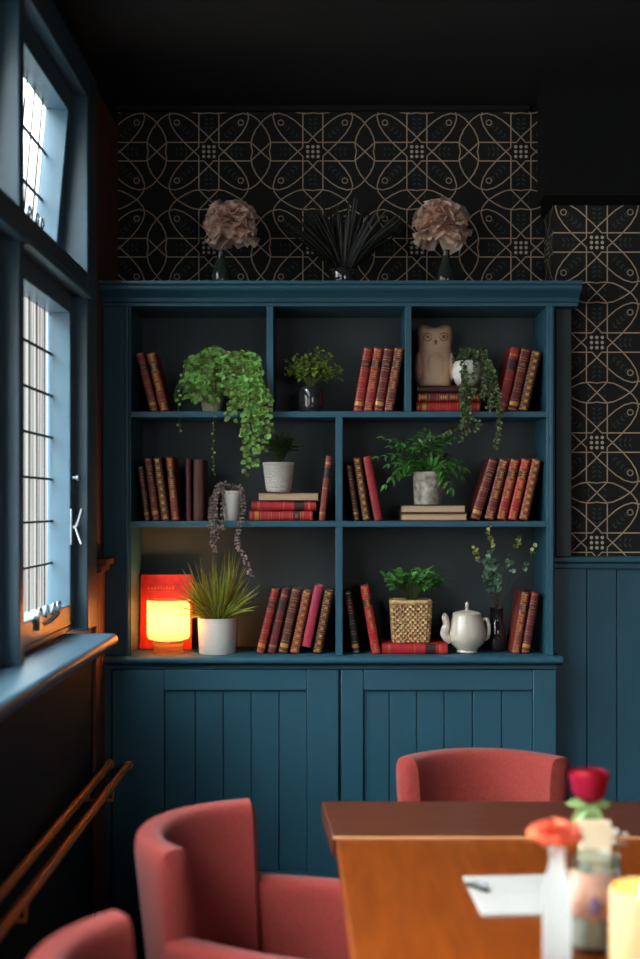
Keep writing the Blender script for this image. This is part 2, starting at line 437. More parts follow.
# latch on the far post
lt = MB(); lt.box((-.802, 3.742, 1.375), (-.794, 3.758, 1.488)); lt.build('latch_plate', iron, w1, bevel=.003)
h = MB(); h.tube(smooth_path([(-.792, 3.75, 1.43), (-.780, 3.742, 1.436), (-.768, 3.73, 1.462), (-.760, 3.725, 1.488)], 12), [.006] * 13); h.tube(smooth_path([(-.785, 3.746, 1.434), (-.774, 3.738, 1.405), (-.762, 3.728, 1.378)], 10), .005)
h.build('latch_handle', iron, w1)
h = MB(); h.ball((-.782, 3.765, 1.585), .010); h.tube([(-.80, 3.765, 1.585), (-.782, 3.765, 1.585)], .006); h.build('stop_knob', iron, w1)
posts = MB()
window_post(posts, 3.816, 3.962); window_post(posts, 2.97, 3.015)
yy = 2.97 - PITCH; i = 3
while yy > 1.2:
    window_post(posts, yy, yy + .045)
    bay(i, yy - PITCH + .045, yy, False); i += 1
    yy -= PITCH
tag(posts.build('trim_8', lit_paint, bevel=.005), 'teal posts and mullions between the leaded windows', 'window posts', kind='structure')

# copper pipes along the left wall
def pipe(X, Z, y0, y1, label, dz=.03):
    t = thing('copper_pipe', (X, (y0 + y1) / 2, Z), label, 'pipe', 'copper pipes on the left wall')
    m_ = MB(); m_.tube([(X, y0, Z), (X, y1 - .02, Z), (X, y1, Z)], [.0135, .0135, .0135], 16); m_.build('pipe', copper, t)
    m_ = MB(); m_.lathe([(.0165, 0), (.0175, .006), (.0165, .02), (.008, .026)], (X, y1 - .005, Z), 16, M=Matrix.Rotation(-PI / 2, 3, 'X')); m_.build('end_cap', copper, t)
    for yb in ((1.4, 2.6, 3.7) if dz < .04 else (1.5, 2.7, 3.8)):
        b_ = MB(); b_.tube([(XL + .001, yb, Z - dz), (X, yb, Z - dz), (X, yb, Z - .012)], .006, 8); b_.build('bracket', copper, t)
pipe(-.735, .625, .4, 4.05, 'copper pipe close to the black wall under the window')
pipe(-.678, .615, .4, 4.08, 'copper pipe on the room side of the pair under the window', .05)

# ------------------------------------------------------------------ bookcase
YF, YBK = 4.14, 4.40
Z1, Z2, Z3 = PZ(411.3, YF), PZ(521, YF), PZ(655.5, YF)
ZT = PZ(306, YF)
bc = thing('bookcase', (0, 4.28, 0), 'tall teal built-in bookcase with open shelves over panelled cupboards', 'bookcase')
xl_in, xr_in = PX(131, YF), PX(546.5, YF)
XBL, XBR = XL + .001, PX(555, YF)
mb = MB(); mb.box((XBL, YF + .004, Z3), (xl_in, YBK, ZT)); mb.box((xl_in - .02, YF - .006, Z3), (xl_in - .006, YF + .01, ZT)); mb.build('side_panel', paint, bc, bevel=.003)
mb = MB(); mb.box((xr_in, YF, Z3), (XBR, YBK, ZT)); mb.box((xr_in + .010, YF - .008, Z3), (XBR - .006, YF + .01, ZT)); mb.build('side_panel', paint, bc, bevel=.003)
mb = MB(); mb.box((XBL, YBK, Z3 - .9), (XBR, 4.445, ZT + .02)); mb.build('back_panel', paint_dark, bc)
for zz in (Z1, Z2):
    mb = MB(); mb.box((xl_in, YF, zz - .021), (xr_in, YBK, zz)); mb.build('shelf', paint, bc, bevel=.002)
for xa, xb, za, zb in ((266.6, 273.4, Z1, ZT), (405, 411.7, Z1, ZT), (335.6, 342.8, Z2, Z1 - .021), (335.6, 342.8, Z3, Z2 - .021)):
    mb = MB(); mb.box((PX(xa, YF), YF + .001, za), (PX(xb, YF), YBK, zb)); mb.build('divider', paint, bc, bevel=.002)
# top board and cornice
mb = MB(); x1c = PX(583, 4.06)
z0 = ZT
prof = [(YBK, z0), (YF, z0), (YF, z0 + 0.0101), (YF - .012, z0 + 0.0134), (YF - .018, z0 + 0.0252), (YF - .035, z0 + 0.0378), (YF - .055, z0 + 0.0437), (YF - .062, z0 + 0.0504),
        (YF - .062, z0 + 0.0605), (YF - .076, z0 + 0.0638), (YF - .076, z0 + 0.0739), (YB - .001, z0 + 0.0739), (YB - .001, z0 + 0.0168)]
xcs = [XBL, x1c]
mb.prism(prof, XBL, XBR, axis='x')
mb.prism([p for p in prof if p[0] < YR - .002] + [(YR - .002, z0 + .0739), (YR - .002, z0)], XBR, x1c, axis='x')
mb.build('cornice', paint, bc, smooth=25)
ZTOP = z0 + .0739 + .0005
# ledge and cupboards
x1l = PX(563, 4.09)
prof = [(YBK, Z3 - .030), (YF - .028, Z3 - .030), (YF - .034, Z3 - .026), (YF - .046, Z3 - .022)] + [(YF - .046 - .006 * math.sin(k * PI / 6), Z3 - .011 - .011 * math.cos(k * PI / 6)) for k in range(1, 6)] + [(YF - .046, Z3), (YBK, Z3)]
mb = MB(); mb.prism(prof, XBL, x1l - .02, axis='x')
mb.prism([p if p[0] < 4.25 else (4.24, p[1]) for p in prof], x1l - .02, x1l, axis='x'); mb.build('ledge', paint, bc, smooth=40)
YD = 4.115
mb = MB(); mb.box((XBL, YD + .022, .10), (XBR, YBK, Z3 - .030)); mb.box((XBL, YD + .05, 0), (XBR, YBK, .10)); mb.build('cupboard_body', paint, bc)
mb = MB(); mb.box((XBL, YD + .004, Z3 - .044), (XBR + .004, YD + .03, Z3 - .030)); mb.build('top_rail', paint, bc, bevel=.002)
def door(x0, x1, p0, p1, grooves, hx):
    X0, X1, A, B = PX(x0, YD), PX(x1, YD), PX(p0, YD), PX(p1, YD)
    zt, zb, zp, zq = Z3 - .046, .11, PZ(690.5, YD), .24
    m_ = MB()
    m_.box((X0, YD, zb), (A, YD + .021, zt)); m_.box((B, YD, zb), (X1, YD + .021, zt))
    m_.box((A, YD, zp), (B, YD + .021, zt)); m_.box((A, YD, zb), (B, YD + .021, zq))
    d = m_.build('door', paint, bc, bevel=.003)
    m_ = MB(); es = [A - .0] + [PX(g, YD) for g in grooves] + [B]
    for a, b in zip(es, es[1:]): m_.box((a + .0016, YD + .011, zq), (b - .0016, YD + .021, zp))
    m_.build('door_panel', paint, d, bevel=.0015)
    return d
door(112, 338.6, 164, 307, [195, 223, 251, 279], 0)
door(341, 556.5, 363.5, 533, [389.5, 417, 444.5, 473, 502], 0)

# ------------------------------------------------------------------ books
LEATHER = {'maroon': (104, 30, 34), 'wine': (84, 24, 32), 'red': (150, 32, 36), 'scarlet': (178, 30, 38), 'brown': (84, 42, 32), 'dark': (58, 26, 26),
           'black': (30, 28, 30), 'rose': (172, 44, 70), 'russet': (128, 50, 38), 'orange': (188, 36, 30)}
def leather(k): return mat('leather_' + k, LEATHER[k], rough=.45, var=.25, scale=40, bump=.25, bscale=220, spec=.5)
def book_parts(root, t, L, D, col, style, flat=False):
    """spine towards -y, thickness along x, height along z"""
    cm = [leather(col), gilt, leather('dark'), leather('wine')]
    c = MB(); bt = min(.003, t * .16); ov = .004
    c.box((-t / 2, .004, 0), (-t / 2 + bt, D, L)); c.box((t / 2 - bt, .004, 0), (t / 2, D, L))
    n = 8
    arc = [(-t / 2 * math.cos(k * PI / n), .004 - .006 * math.sin(k * PI / n)) for k in range(n + 1)]
    inn = [(-(t / 2 - bt) * math.cos(k * PI / n), .006 - .004 * math.sin(k * PI / n)) for k in range(n, -1, -1)]
    c.prism(arc + inn, 0, L, axis='z')
    def band(z0, z1, h, mi):
        a = [(-(t / 2 + h * .3) * math.cos(k * PI / n), .004 - (.006 + h) * math.sin(k * PI / n)) for k in range(n + 1)]
        c.prism(a + [(t / 2 * .9, .006), (-t / 2 * .9, .006)], z0, z1, mi, axis='z')
    if style in ('bands', 'ornate', 'dots'):
        nb = 6 if style != 'dots' else 9
        for k in range(1, nb):
            z = L * (k / nb); band(z - .0028, z + .0028, .0016, 0)
            band(z - .0052, z - .004, .0006, 1); band(z + .004, z + .0052, .0006, 1)
        band(.006, .008, .0006, 1); band(L - .008, L - .006, .0006, 1)
    if style == 'ornate':
        for k in (0, 2, 3, 4, 5):
            z = L * ((k + .5) / 6)
            for q in (-1, 0, 1): c.box((-t * .22, -.0032 - .0006, z + q * .008 - .0016), (t * .22, .0, z + q * .008 + .0016), 1)
            c.box((-.0012, -.0030, z - .012), (.0012, 0, z + .012), 1)
        band(L * .70, L * .80, .0005, 2)
    if style == 'dots':
        for k in range(9):
            z = L * ((k + .5) / 9); c.box((-t * .2, -.0036, z - .004), (t * .2, 0, z + .004), 1)
    if style == 'bands':
        band(L * .69, L * .81, .0005, 3); c.box((-t * .28, -.0036, L * .735), (t * .28, 0, L * .742), 1); c.box((-t * .2, -.0036, L * .757), (t * .2, 0, L * .763), 1)
        band(.02, .034, .0005, 1)
    if style == 'rules':
        for zf in (.1, .12, .5, .88, .9): band(L * zf - .001, L * zf + .001, .0006, 1)
        band(L * .66, L * .82, .0005, 2)
    c.build('cover', cm, root, local=True, smooth=50)
    p = MB(); p.box((-t / 2 + bt + .0002, .0065, ov), (t / 2 - bt - .0002, D - .004, L - ov)); p.build('page_block', pages_v, root, local=True)
def book(xb, xt, ytop, th, zs, Y, col, style, label, group, lift=0.0, D=.15):
    Xb, Xt = PX(xb, Y), PX(xt, Y); zt = PZ(ytop, Y)
    H = zt - zs; a = math.atan2(Xt - Xb, H); t = th * Y / F * math.cos(a)
    L = (H - t * .5 * abs(math.sin(a)) * 2) / math.cos(a)
    o = thing('book', (Xb, Y, zs + t / 2 * abs(math.sin(a)) + .0006 + lift), label, 'book', group, rot=(0, a, 0))
    book_parts(o, t, L, D, col, style)
    return o
g1 = 'books leaning at the left of the top shelf'
YS = 4.18
book(154, 139, 352, 8.2, Z1, YS, 'russet', 'bands', 'brown-red book leaning on the left bookcase side, top shelf, nearest the window', g1)
book(164.3, 150, 352, 9.0, Z1, YS, 'russet', 'ornate', 'brown-red gilt-spotted book leaning beside the trailing plant, top shelf', g1)
g = 'four red gilt books leaning together on the top shelf'
for k, (lb, st, c) in enumerate((('first gilt red book of the top shelf four, next to the small leafy plant', 'bands', 'red'), ('second gilt red book of the top shelf four, counted from the small leafy plant', 'ornate', 'red'),
                               ('third gilt red book of the top shelf four, counted from the small leafy plant', 'bands', 'maroon'), ('fourth gilt red book of the top shelf four, nearest the owl', 'ornate', 'maroon'))):
    book(358 + 10.2 * k, 368.6 + 10.4 * k, 347.5, 9.3, Z1, YS, c, st, lb, g)
g = 'three books leaning at the right of the top shelf'
for k, (lb, st, c) in enumerate((('smooth red book on the top shelf leaning just right of the trailing ivy', 'rules', 'red'), ('banded maroon book between two others at the right end of the top shelf', 'bands', 'maroon'), ('brown book with bright gilt panels at the far right of the top shelf', 'dots', 'brown'))):
    book(502 + 10.6 * k, 516 + 10.8 * k, [347, 348, 350][k], 9.6, Z1, YS, c, st, lb, g)
g = 'old books at the left of the middle shelf'
for xb, xt, yt, th, c, st, lb in ((147.2, 140.2, 466, 5.6, 'brown', 'bands', 'short thin brown book leaning against the left side of the middle shelf'),
        (156, 147.4, 457.5, 7.6, 'maroon', 'bands', 'maroon banded book second from the left side on the middle shelf'),
        (165.4, 156.4, 457, 8.4, 'brown', 'dots', 'brown book with a full row of gilt squares on the middle shelf'),
        (175.4, 169.2, 457, 7.8, 'russet', 'ornate', 'russet banded book leaning next to two plain upright ones'),
        (188.5, 188.2, 459, 5.4, 'wine', 'plain', 'thin plain dark upright book on the middle shelf'),
        (198.4, 198.2, 460, 10.2, 'brown', 'plain', 'thick plain dark brown upright book beside the white cup')):
    book(xb, xt, yt, th, Z2, YS, c, st, lb, g)
book(321.8, 329.2, 456, 6.6, Z2, YS, 'russet', 'rules', 'single slim red-brown book leaning beside the stack with the ribbed pot', 'slim book by the stack')
g = 'three books leaning at the middle of the middle shelf'
book(357, 348.6, 465, 5.6, Z2, YS, 'brown', 'bands', 'short dark brown book leaning on the central divider', g)
book(366.8, 356.6, 457, 7.8, Z2, YS, 'brown', 'dots', 'brown gilt-banded book leaning behind a plain red one', g)
book(378.6, 366.6, 456, 8.6, Z2, YS, 'red', 'plain', 'plain smooth red book leaning left near the stone pot plant', g)
g = 'five red books leaning at the right of the middle shelf'
for xb, xt, th, c, st, lb in ((475.2, 494.8, 10, 'maroon', 'bands', 'most tilted maroon book of the middle shelf five, beside the cream books'),
        (489.4, 505.4, 9.8, 'maroon', 'ornate', 'second book of the middle shelf five, maroon with raised bands'),
        (501.4, 516.2, 9.4, 'red', 'ornate', 'middle book of the middle shelf five, deep red with ornate spine'),
        (512.4, 527, 9.2, 'scarlet', 'ornate', 'brightest scarlet book of the middle shelf five'),
        (523.6, 537.6, 9.2, 'russet', 'dots', 'russet gilt-banded book at the right end of the middle shelf five')):
    book(xb, xt, 458.5, th, Z2, YS, c, st, lb, g)
g = 'six books leaning on the bottom shelf'
for xb, xt, yt, th, c, st, lb, lf in ((260, 276.2, 588, 8.4, 'red', 'bands', 'first of six leaning bottom shelf books, red, beside the grass plant', 0),
        (271.4, 286.8, 588, 8.2, 'maroon', 'rules', 'second of six leaning bottom shelf books, dull maroon, from the grass plant', 0),
        (282.8, 297.4, 588, 9, 'brown', 'bands', 'third of six leaning bottom shelf books, brown with raised bands', 0),
        (294.4, 308.2, 590, 9, 'russet', 'dots', 'fourth of six leaning bottom shelf books, orange-brown with gilt squares', 0),
        (306.4, 319.4, 591, 9, 'rose', 'plain', 'bright pink-red book standing proud among the brown ones on the bottom shelf', .022),
        (317.2, 329.6, 590, 8.4, 'brown', 'dots', 'last of six leaning bottom shelf books, brown, next to the central divider', 0)):
    book(xb, xt, yt, th, Z3, YS, c, st, lb, g, lift=lf)
book(356.6, 347.6, 591, 6.8, Z3, YS, 'black', 'bands', 'black book with pale bands leaning on the divider, bottom shelf', 'black and scarlet pair on the bottom shelf')
book(376.4, 364.2, 585, 8.6, Z3, YS, 'scarlet', 'ornate', 'bright scarlet gilt book leaning beside the wicker basket plant', 'black and scarlet pair on the bottom shelf')
g = 'pair of books at the right of the bottom shelf'
book(516, 526.2, 592, 8, Z3, YS, 'russet', 'ornate', 'russet book nearer the dark vase at the right of the bottom shelf', g)
book(525.4, 536, 592, 8, Z3, YS, 'maroon', 'bands', 'maroon book at the far right end of the bottom shelf', g)

def flat_book(x0, x1, z0, th, Y, col, style, label, group, fore=False, D=.16, rz=0.0):
    """lying book, spine (or page edge when fore) towards the room"""
    X0, X1 = PX(x0, Y), PX(x1, Y); L = X1 - X0
    # height axis z -> world x ; thickness axis x -> world z
    if fore: rot = Euler((0, PI / 2, 0)).to_matrix(); rot = Matrix.Rotation(PI, 3, 'Z') @ rot; 
    else: rot = Euler((0, PI / 2, 0)).to_matrix()
    rot = Matrix.Rotation(rz, 3, 'Z') @ rot
    o = thing('book', ((X0 if not fore else X1), (Y if not fore else Y + D), z0 + th / 2 + .001), label, 'book', group, rot=rot.to_euler())
    book_parts(o, th, L, D, col, style)
    return z0 + th + .002
def pxh(p, Y=4.18): return p * Y / F
g = 'stacked books under the owl'
z = flat_book(416.5, 480, Z1, pxh(9.6), YS, 'scarlet', 'bands', 'bright red book at the foot of the stack under the owl', g)
z = flat_book(417.5, 480, z, pxh(9), YS, 'maroon', 'ornate', 'maroon book in the middle of the stack under the owl', g)
ZOWL = flat_book(417, 479, z, pxh(6.6), YS, 'dark', 'plain', 'dark brown book topmost of the stack under the owl', g, fore=False)
g = 'stacked books under the ribbed white pot'
z = flat_book(249, 312.5, Z2, pxh(9.4), YS, 'scarlet', 'bands', 'red banded book at the foot of the stack under the ribbed white pot', g)
z = flat_book(251.5, 316, z, pxh(9.2), YS, 'scarlet', 'rules', 'red book in the middle of the stack under the ribbed white pot', g)
ZPOT = flat_book(257.5, 319, z, pxh(8.4), YS - .004, 'brown', 'plain', 'book with cream page edges on top of the stack under the ribbed pot', g, fore=True)
g = 'two cream books under the stone pot'
z = flat_book(401.5, 467.5, Z2, pxh(7.2), YS - .01, 'russet', 'plain', 'lower of two books with cream page edges under the stone pot', g, fore=True)
ZSTONE = flat_book(402, 466, z, pxh(8), YS - .01, 'brown', 'plain', 'upper of two books with cream page edges under the stone pot', g, fore=True)
ZFLAT = flat_book(382, 447.5, Z3, pxh(10.2), 4.17, 'scarlet', 'rules', 'red book lying flat under the wicker basket plant', 'flat book under the basket', D=.17)

# red book facing out behind the lamp
Xa, Xb_ = PX(139.5, 4.30), PX(191.5, 4.30)
o = thing('book', ((Xa + Xb_) / 2, 4.30, Z3 + .003), 'bright red book standing face out behind the glowing lamp', 'book', rot=(math.radians(-6), 0, 0))
hh = PZ(575, 4.33) - Z3; ww = Xb_ - Xa
m_ = MB(); m_.box((-ww / 2, 0, 0), (ww / 2, .003, hh)); m_.box((-ww / 2, .019, 0), (ww / 2, .022, hh)); m_.box((-ww / 2, 0, 0), (-ww / 2 + .003, .022, hh))
xx = -ww * .36
for k in range(9):
    wl = R.uniform(.006, .011); m_.box((xx, -.0008, hh * .80), (xx + wl, 0, hh * .80 + R.uniform(.008, .013)), 1); xx += wl + .0035
m_.box((-ww * .36, -.0008, hh * .765), (ww * .2, 0, hh * .772), 1)
m_.build('cover', [leather('orange'), mat('title_print', (214, 110, 74), rough=.5)], o, local=True, bevel=.0008)
m_ = MB(); m_.box((-ww / 2 + .0035, .0035, .004), (ww / 2 - .004, .0185, hh - .004)); m_.build('page_block', pages, o, local=True)

# ------------------------------------------------------------------ plants and ornaments
leaf_bright = mat('leaf_bright', (116, 152, 72), rough=.4, var=.25, scale=30, island=.6, trans=.25)
leaf_mid = mat('leaf_mid', (78, 130, 60), rough=.4, var=.25, scale=30, island=.4, trans=.2)
leaf_fern = mat('leaf_fern', (76, 96, 56), rough=.5, var=.25, scale=30, island=.35, trans=.2)
leaf_lime = mat('leaf_lime', (128, 150, 62), rough=.45, var=.25, scale=30, island=.45, trans=.2)
leaf_dark = mat('leaf_dark', (58, 68, 48), rough=.45, var=.2, scale=30, island=.4, trans=.1)
leaf_ivy = mat('leaf_ivy', (84, 98, 62), rough=.5, var=.3, scale=40, island=.5, trans=.1)
leaf_grass = mat('leaf_grass', (138, 144, 54), rough=.5, var=.3, scale=30, island=.5, trans=.25)
leaf_black = mat('leaf_black', (26, 30, 24), rough=.5, var=.2, scale=30, island=.4)
leaf_euc = mat('leaf_eucalyptus', (96, 128, 104), rough=.5, var=.2, scale=30, island=.4, trans=.15)
leaf_euct = mat('leaf_eucalyptus_tip', (150, 158, 84), rough=.5, var=.2, scale=30, island=.3, trans=.2)
leaf_purple = mat('leaf_purple', (112, 92, 92), rough=.5, var=.3, scale=40, island=.6)
stem_m = mat('plant_stem', (74, 92, 48), rough=.6, var=.2)
twig_m = mat('twig', (76, 62, 46), rough=.7, var=.2)

def pot(root, c, prof, material, soil_r, soil_z, name='pot', seg=36):
    m_ = MB(); m_.lathe(prof, c, seg); p = m_.build(name, material, root, smooth=45)
    s = MB(); s.lathe([(soil_r, soil_z - .004), (soil_r, soil_z), (soil_r * .6, soil_z + .004), (1e-5, soil_z + .005)], c, 24); s.build('soil', soil, root)
    return p
def cup(r0, r1, h, w=.005, rim=.0):
    """closed-bottom open pot profile: base radius, rim radius, height"""
    return [(1e-5, 0), (r0 * .95, 0), (r0, .004), (r0 + (r1 - r0) * .5, h * .5), (r1, h - .003 - rim), (r1 + rim * .3, h - .001), (r1 - .001, h), (r1 - w, h - .001), (r1 - w - .001, h - .02), (r0 - w, .01), (1e-5, .01)]
SKIP = lambda p: False
def strand(lf, st, pts, size, gap, shape='round', mi=0, spread=1.0, rad=.0012, start=0.0):
    path = smooth_path(pts, 8 * (len(pts) - 1)); st.tube(path, rad, 5)
    acc = 0; side = 1
    tot = sum((b - a).length for a, b in zip(path, path[1:])); run = 0
    for a, b in zip(path, path[1:]):
        d = (b - a); l = d.length; run += l
        if l < 1e-6: continue
        acc += l
        while acc > gap:
            acc -= gap
            if run / tot < start or SKIP(b): continue
            d_ = d.normalized(); s = Vector((side * R.uniform(.4, 1), R.uniform(-.9, .3), R.uniform(-.5, .5))) * spread + d_ * .35
            lf.leaf(b, s, Vector((R.uniform(-.4, .4), -1, R.uniform(0, .9))), size * R.uniform(.7, 1.15), size * R.uniform(.7, 1.0), mi, shape=shape, bend=R.uniform(.1, .4))
            side = -side

# trailing plant, top shelf
Yp = 4.235
c = P(212, 409, Yp); c.z = Z1 + .0006
t = thing('trailing_plant', c, 'large bright green trailing plant in a pale pot on the top shelf', 'plant')
pot(t, c, [(1e-5, 0), (.030, 0), (.033, .006), (.040, .05), (.044, .10), (.042, .104), (.036, .10), (.028, .01), (1e-5, .01)], mat('pale_pot', (206, 186, 160), rough=.5, var=.12), .037, .095)
lf, st = MB(), MB(); top = c + Vector((0, 0, .10))
SKIP = lambda p: (p.x > PX(262, 4.14) and p.y > 4.105 and p.z > Z1 - .03) or (Z1 - .045 < p.z < Z1 + .02 and p.y > 4.11) or (p.x < PX(187, 4.18) and p.y > 4.14 and p.z < Z1 + .23)
ends = []
for k in range(62):   # dome of runners spilling all round the rim
    a = R.uniform(0, 2 * PI); u = math.sqrt(R.random()); rx, ry = .138 * u, .085 * u
    dx, dy = rx * math.cos(a) - (.0 if math.cos(a) < 0 else .012 * u), -abs(ry * math.sin(a)) * .95
    ztop = .105 + (1 - u * u) * .10 + R.uniform(-.012, .012)
    drop = R.uniform(.02, .12) * (u + .2)
    p0 = top + Vector((dx * .15, dy * .2, 0)); p1 = c + Vector((dx * .7, dy * .7, ztop + .015)); p2 = c + Vector((dx, dy, ztop - .02)); p3 = c + Vector((dx * 1.06, dy * 1.05, max(.038, ztop - .03 - drop)))
    strand(lf, st, [p0, p1, p2, p3], .021, .0105, start=.3)
for xs, ye, n in ((253, 466, 3), (246, 474, 2), (260, 450, 3), (236, 420, 3), (268, 436, 2), (257, 425, 2), (231, 412, 2), (241, 440, 2)):
    for q in range(n):
        xx = xs + R.uniform(-5, 5); y_end = ye - R.uniform(0, 40) * (q > 0)
        p0 = top + Vector((.02, -.02, 0)); p1 = P(min(xx - 10, 248) + R.uniform(-6, 6), 354, 4.16); p2 = P(min(xx, 262) + R.uniform(-3, 3), 385, 4.105); p3 = P(xx + R.uniform(-3, 3), (395 + y_end) / 2 + 5, 4.095); p4 = P(xx + R.uniform(-3, 3), y_end, 4.095)
        strand(lf, st, [p0, p1, p2, p3, p4], .020, .0125, start=.25)
strand(lf, st, [top + Vector((0, -.03, 0)), P(213, 372, 4.13), P(214, 412, 4.11), P(213, 440, 4.11), P(214, 474, 4.11)], .009, .02, start=.5)
strand(lf, st, [top + Vector((-.03, -.03, 0)), P(188, 362, 4.16), P(179, 395, 4.115), P(180, 430, 4.11)], .013, .016, start=.2)
lf.build('foliage', leaf_bright, t, smooth=0); st.build('stems', stem_m, t)

SKIP = lambda p: False
# small leafy plant in a dark glass jar, top shelf
Yp = 4.22; c = P(311, 409, Yp); c.z = Z1 + .0006
t = thing('potted_plant', c, 'small leafy plant in a dark glossy jar at the middle of the top shelf', 'plant')
jar_m = mat('dark_glazed_jar', (46, 44, 46), rough=.08, var=.1, spec=.8, coat=.6)
pot(t, c, [(1e-5, 0), (.036, 0), (.041, .006), (.044, .04), (.043, .075), (.039, .088), (.036, .09), (.034, .085), (.036, .04), (1e-5, .012)], jar_m, .034, .08, 'jar')
lf, st = MB(), MB(); top = c + Vector((0, 0, .085))
for k in range(42):
    a = R.uniform(0, 2 * PI); u = math.sqrt(R.random())
    e = c + Vector((.112 * u * math.cos(a) + .006, .065 * u * math.sin(a), .125 + .09 * (1 - u ** 2) + R.uniform(-.02, .02)))
    path = smooth_path([top, (top + e) / 2 + Vector((0, 0, .02)), e], 10); st.tube(path, .0012, 5)
    for q in range(11):
        pp = path[R.randint(4, len(path) - 1)]; d = rvec() + Vector((math.cos(a), math.sin(a) * .6, .3)) * .6
        lf.leaf(pp, d, Vector((0, -.6, 1)) + rvec(.5), R.uniform(.012, .022), R.uniform(.009, .014), shape='oval')
lf.build('foliage', leaf_lime, t, smooth=0); st.build('stems', stem_m, t)

# owl
Yp = 4.295; c = P(434.5, 384, Yp); c.z = ZOWL + .0004
sc_ = 62 * Yp / F
t = thing('owl_statue', c, 'tan ceramic owl figurine standing on the stacked books of the top shelf', 'figurine')
owl_m = mat('tan_ceramic', (222, 182, 150), rough=.38, var=.1, scale=14, spec=.5)
owl_d = mat('tan_ceramic_shade', (150, 110, 84), rough=.45, var=.1)  # darker tan for the eyes and beak
body = MB(); seg = 40; prof = []
zz = [(0, .26), (.02, .285), (.10, .30), (.22, .305), (.38, .30), (.52, .285), (.62, .272), (.70, .272), (.80, .285), (.88, .285), (.93, .262), (.96, .20), (.975, .10), (.978, .001)]
vs = []; fs = []
for i, (h_, r_) in enumerate(zz):
    for k in range(seg):
        a = 2 * PI * k / seg
        ca, sa = math.cos(a), math.sin(a)
        ex = abs(ca) ** .8 * (1 if ca > 0 else -1); ey = abs(sa) ** .9 * (1 if sa > 0 else -1)
        p = Vector((r_ * ex * sc_, r_ * .8 * ey * sc_, h_ * sc_))
        if h_ > .85 and abs(ca) > .45:                      # ear tufts pull up the corners of the head
            p.z += (abs(ca) - .45) * .13 * sc_ * min(1, r_ / .2)
        vs.append(p + c)
for i in range(len(zz) - 1):
    for k in range(seg):
        k2 = (k + 1) % seg; fs.append((i * seg + k, i * seg + k2, (i + 1) * seg + k2, (i + 1) * seg + k))
fs.append(tuple(range(seg))[::-1]); body.add(vs, fs); body.build('body', owl_m, t, smooth=60, subsurf=1)
for s in (-1, 1):
    w_ = MB(); w_.ball(c + Vector((s * .262 * sc_, -.02 * sc_, .33 * sc_)), 1, 16, 12, sc=(.075 * sc_, .20 * sc_, .26 * sc_)); w_.build('wing', owl_m, t, smooth=180)
    e_ = MB(); ec = c + Vector((s * .125 * sc_, -.228 * sc_, .80 * sc_))
    e_.tube([ec + Vector((.062 * sc_ * math.cos(k * PI / 10), .012 * sc_ * abs(math.cos(k * PI / 10)), .062 * sc_ * math.sin(k * PI / 10))) for k in range(21)], .008 * sc_, 6)
    e_.ball(ec, .026 * sc_, 10, 8); e_.build('eye', owl_d, t)
    ear = MB(); ec = c + Vector((s * .2 * sc_, 0, .93 * sc_)); ear.lathe([(.065 * sc_, 0), (.045 * sc_, .04 * sc_), (.004, .095 * sc_)], ec, 12, sy=.6); ear.build('ear_tuft', owl_m, t)
bk = MB(); bk.lathe([(.026 * sc_, 0), (.02 * sc_, .03 * sc_), (.002, .07 * sc_)], c + Vector((0, -.235 * sc_, .745 * sc_)), 8, M=Matrix.Rotation(PI, 3, 'X')); bk.build('beak', owl_d, t)
be = MB(); be.ball(c + Vector((0, -.20 * sc_, .33 * sc_)), 1, 16, 12, sc=(.15 * sc_, .06 * sc_, .25 * sc_)); be.build('belly', owl_m, t, smooth=180)

# ivy in a white round pot beside the owl
Yp = 4.213; c = P(467, 384, Yp); c.z = ZOWL + .0004
t = thing('potted_ivy', c, 'trailing dark ivy in a round white pot beside the owl', 'plant')
pot(t, c, [(1e-5, 0), (.028, 0), (.04, .008), (.051, .03), (.054, .05), (.048, .076), (.042, .086), (.038, .086), (.042, .074), (.046, .05), (1e-5, .012)], white_ceramic, .039, .078)
lf, st = MB(), MB(); top = c + Vector((0, 0, .085))
SKIP = lambda p: p.x < PX(453, 4.24) + .022 and p.y > 4.14 and ZOWL - .01 < p.z < ZOWL + .24
def ivy(pts, n=1, sz=.013, gap=.0075):
    for q in range(n):
        j = [Vector(p) + rvec(.006) * (1 if i else .3) for i, p in enumerate(pts)]
        strand(lf, st, j, sz, gap, shape='oval', start=.05)
for xx, ye, n in ((463, 408, 1), (467, 432, 2), (461, 440, 1), (474, 398, 1), (484, 398, 2)):
    ivy([top, P(xx, 350, 4.20), P(xx - 1, 372, 4.155), P(xx + 1, (376 + ye) / 2, 4.13), P(xx - 1, ye, 4.118)], n)
ivy([top, P(470, 352, 4.2), P(488, 362, 4.16), P(497, 392, 4.125), P(500, 420, 4.115), P(497, 448, 4.112)], 3)
ivy([top, P(478, 352, 4.2), P(486, 368, 4.16), P(490, 396, 4.125), P(489, 408, 4.12)], 3)
ivy([P(464, 372, 4.15), P(461, 400, 4.12), P(464, 424, 4.115), P(452, 432, 4.115), P(436, 437, 4.115), P(420, 441, 4.115)], 2, .012, .008)
ivy([P(468, 380, 4.14), P(470, 412, 4.115), P(478, 424, 4.112), P(474, 432, 4.112)], 1)
for k in range(30):
    a = R.uniform(0, 2 * PI); e = top + Vector((.055 * math.cos(a), .04 * math.sin(a), R.uniform(-.005, .035)))
    strand(lf, st, [top, (top + e) / 2 + Vector((0, 0, .014)), e], .014, .009, shape='oval', start=.3)
lf.build('foliage', leaf_ivy, t, smooth=0); st.build('stems', stem_m, t)

SKIP = lambda p: False
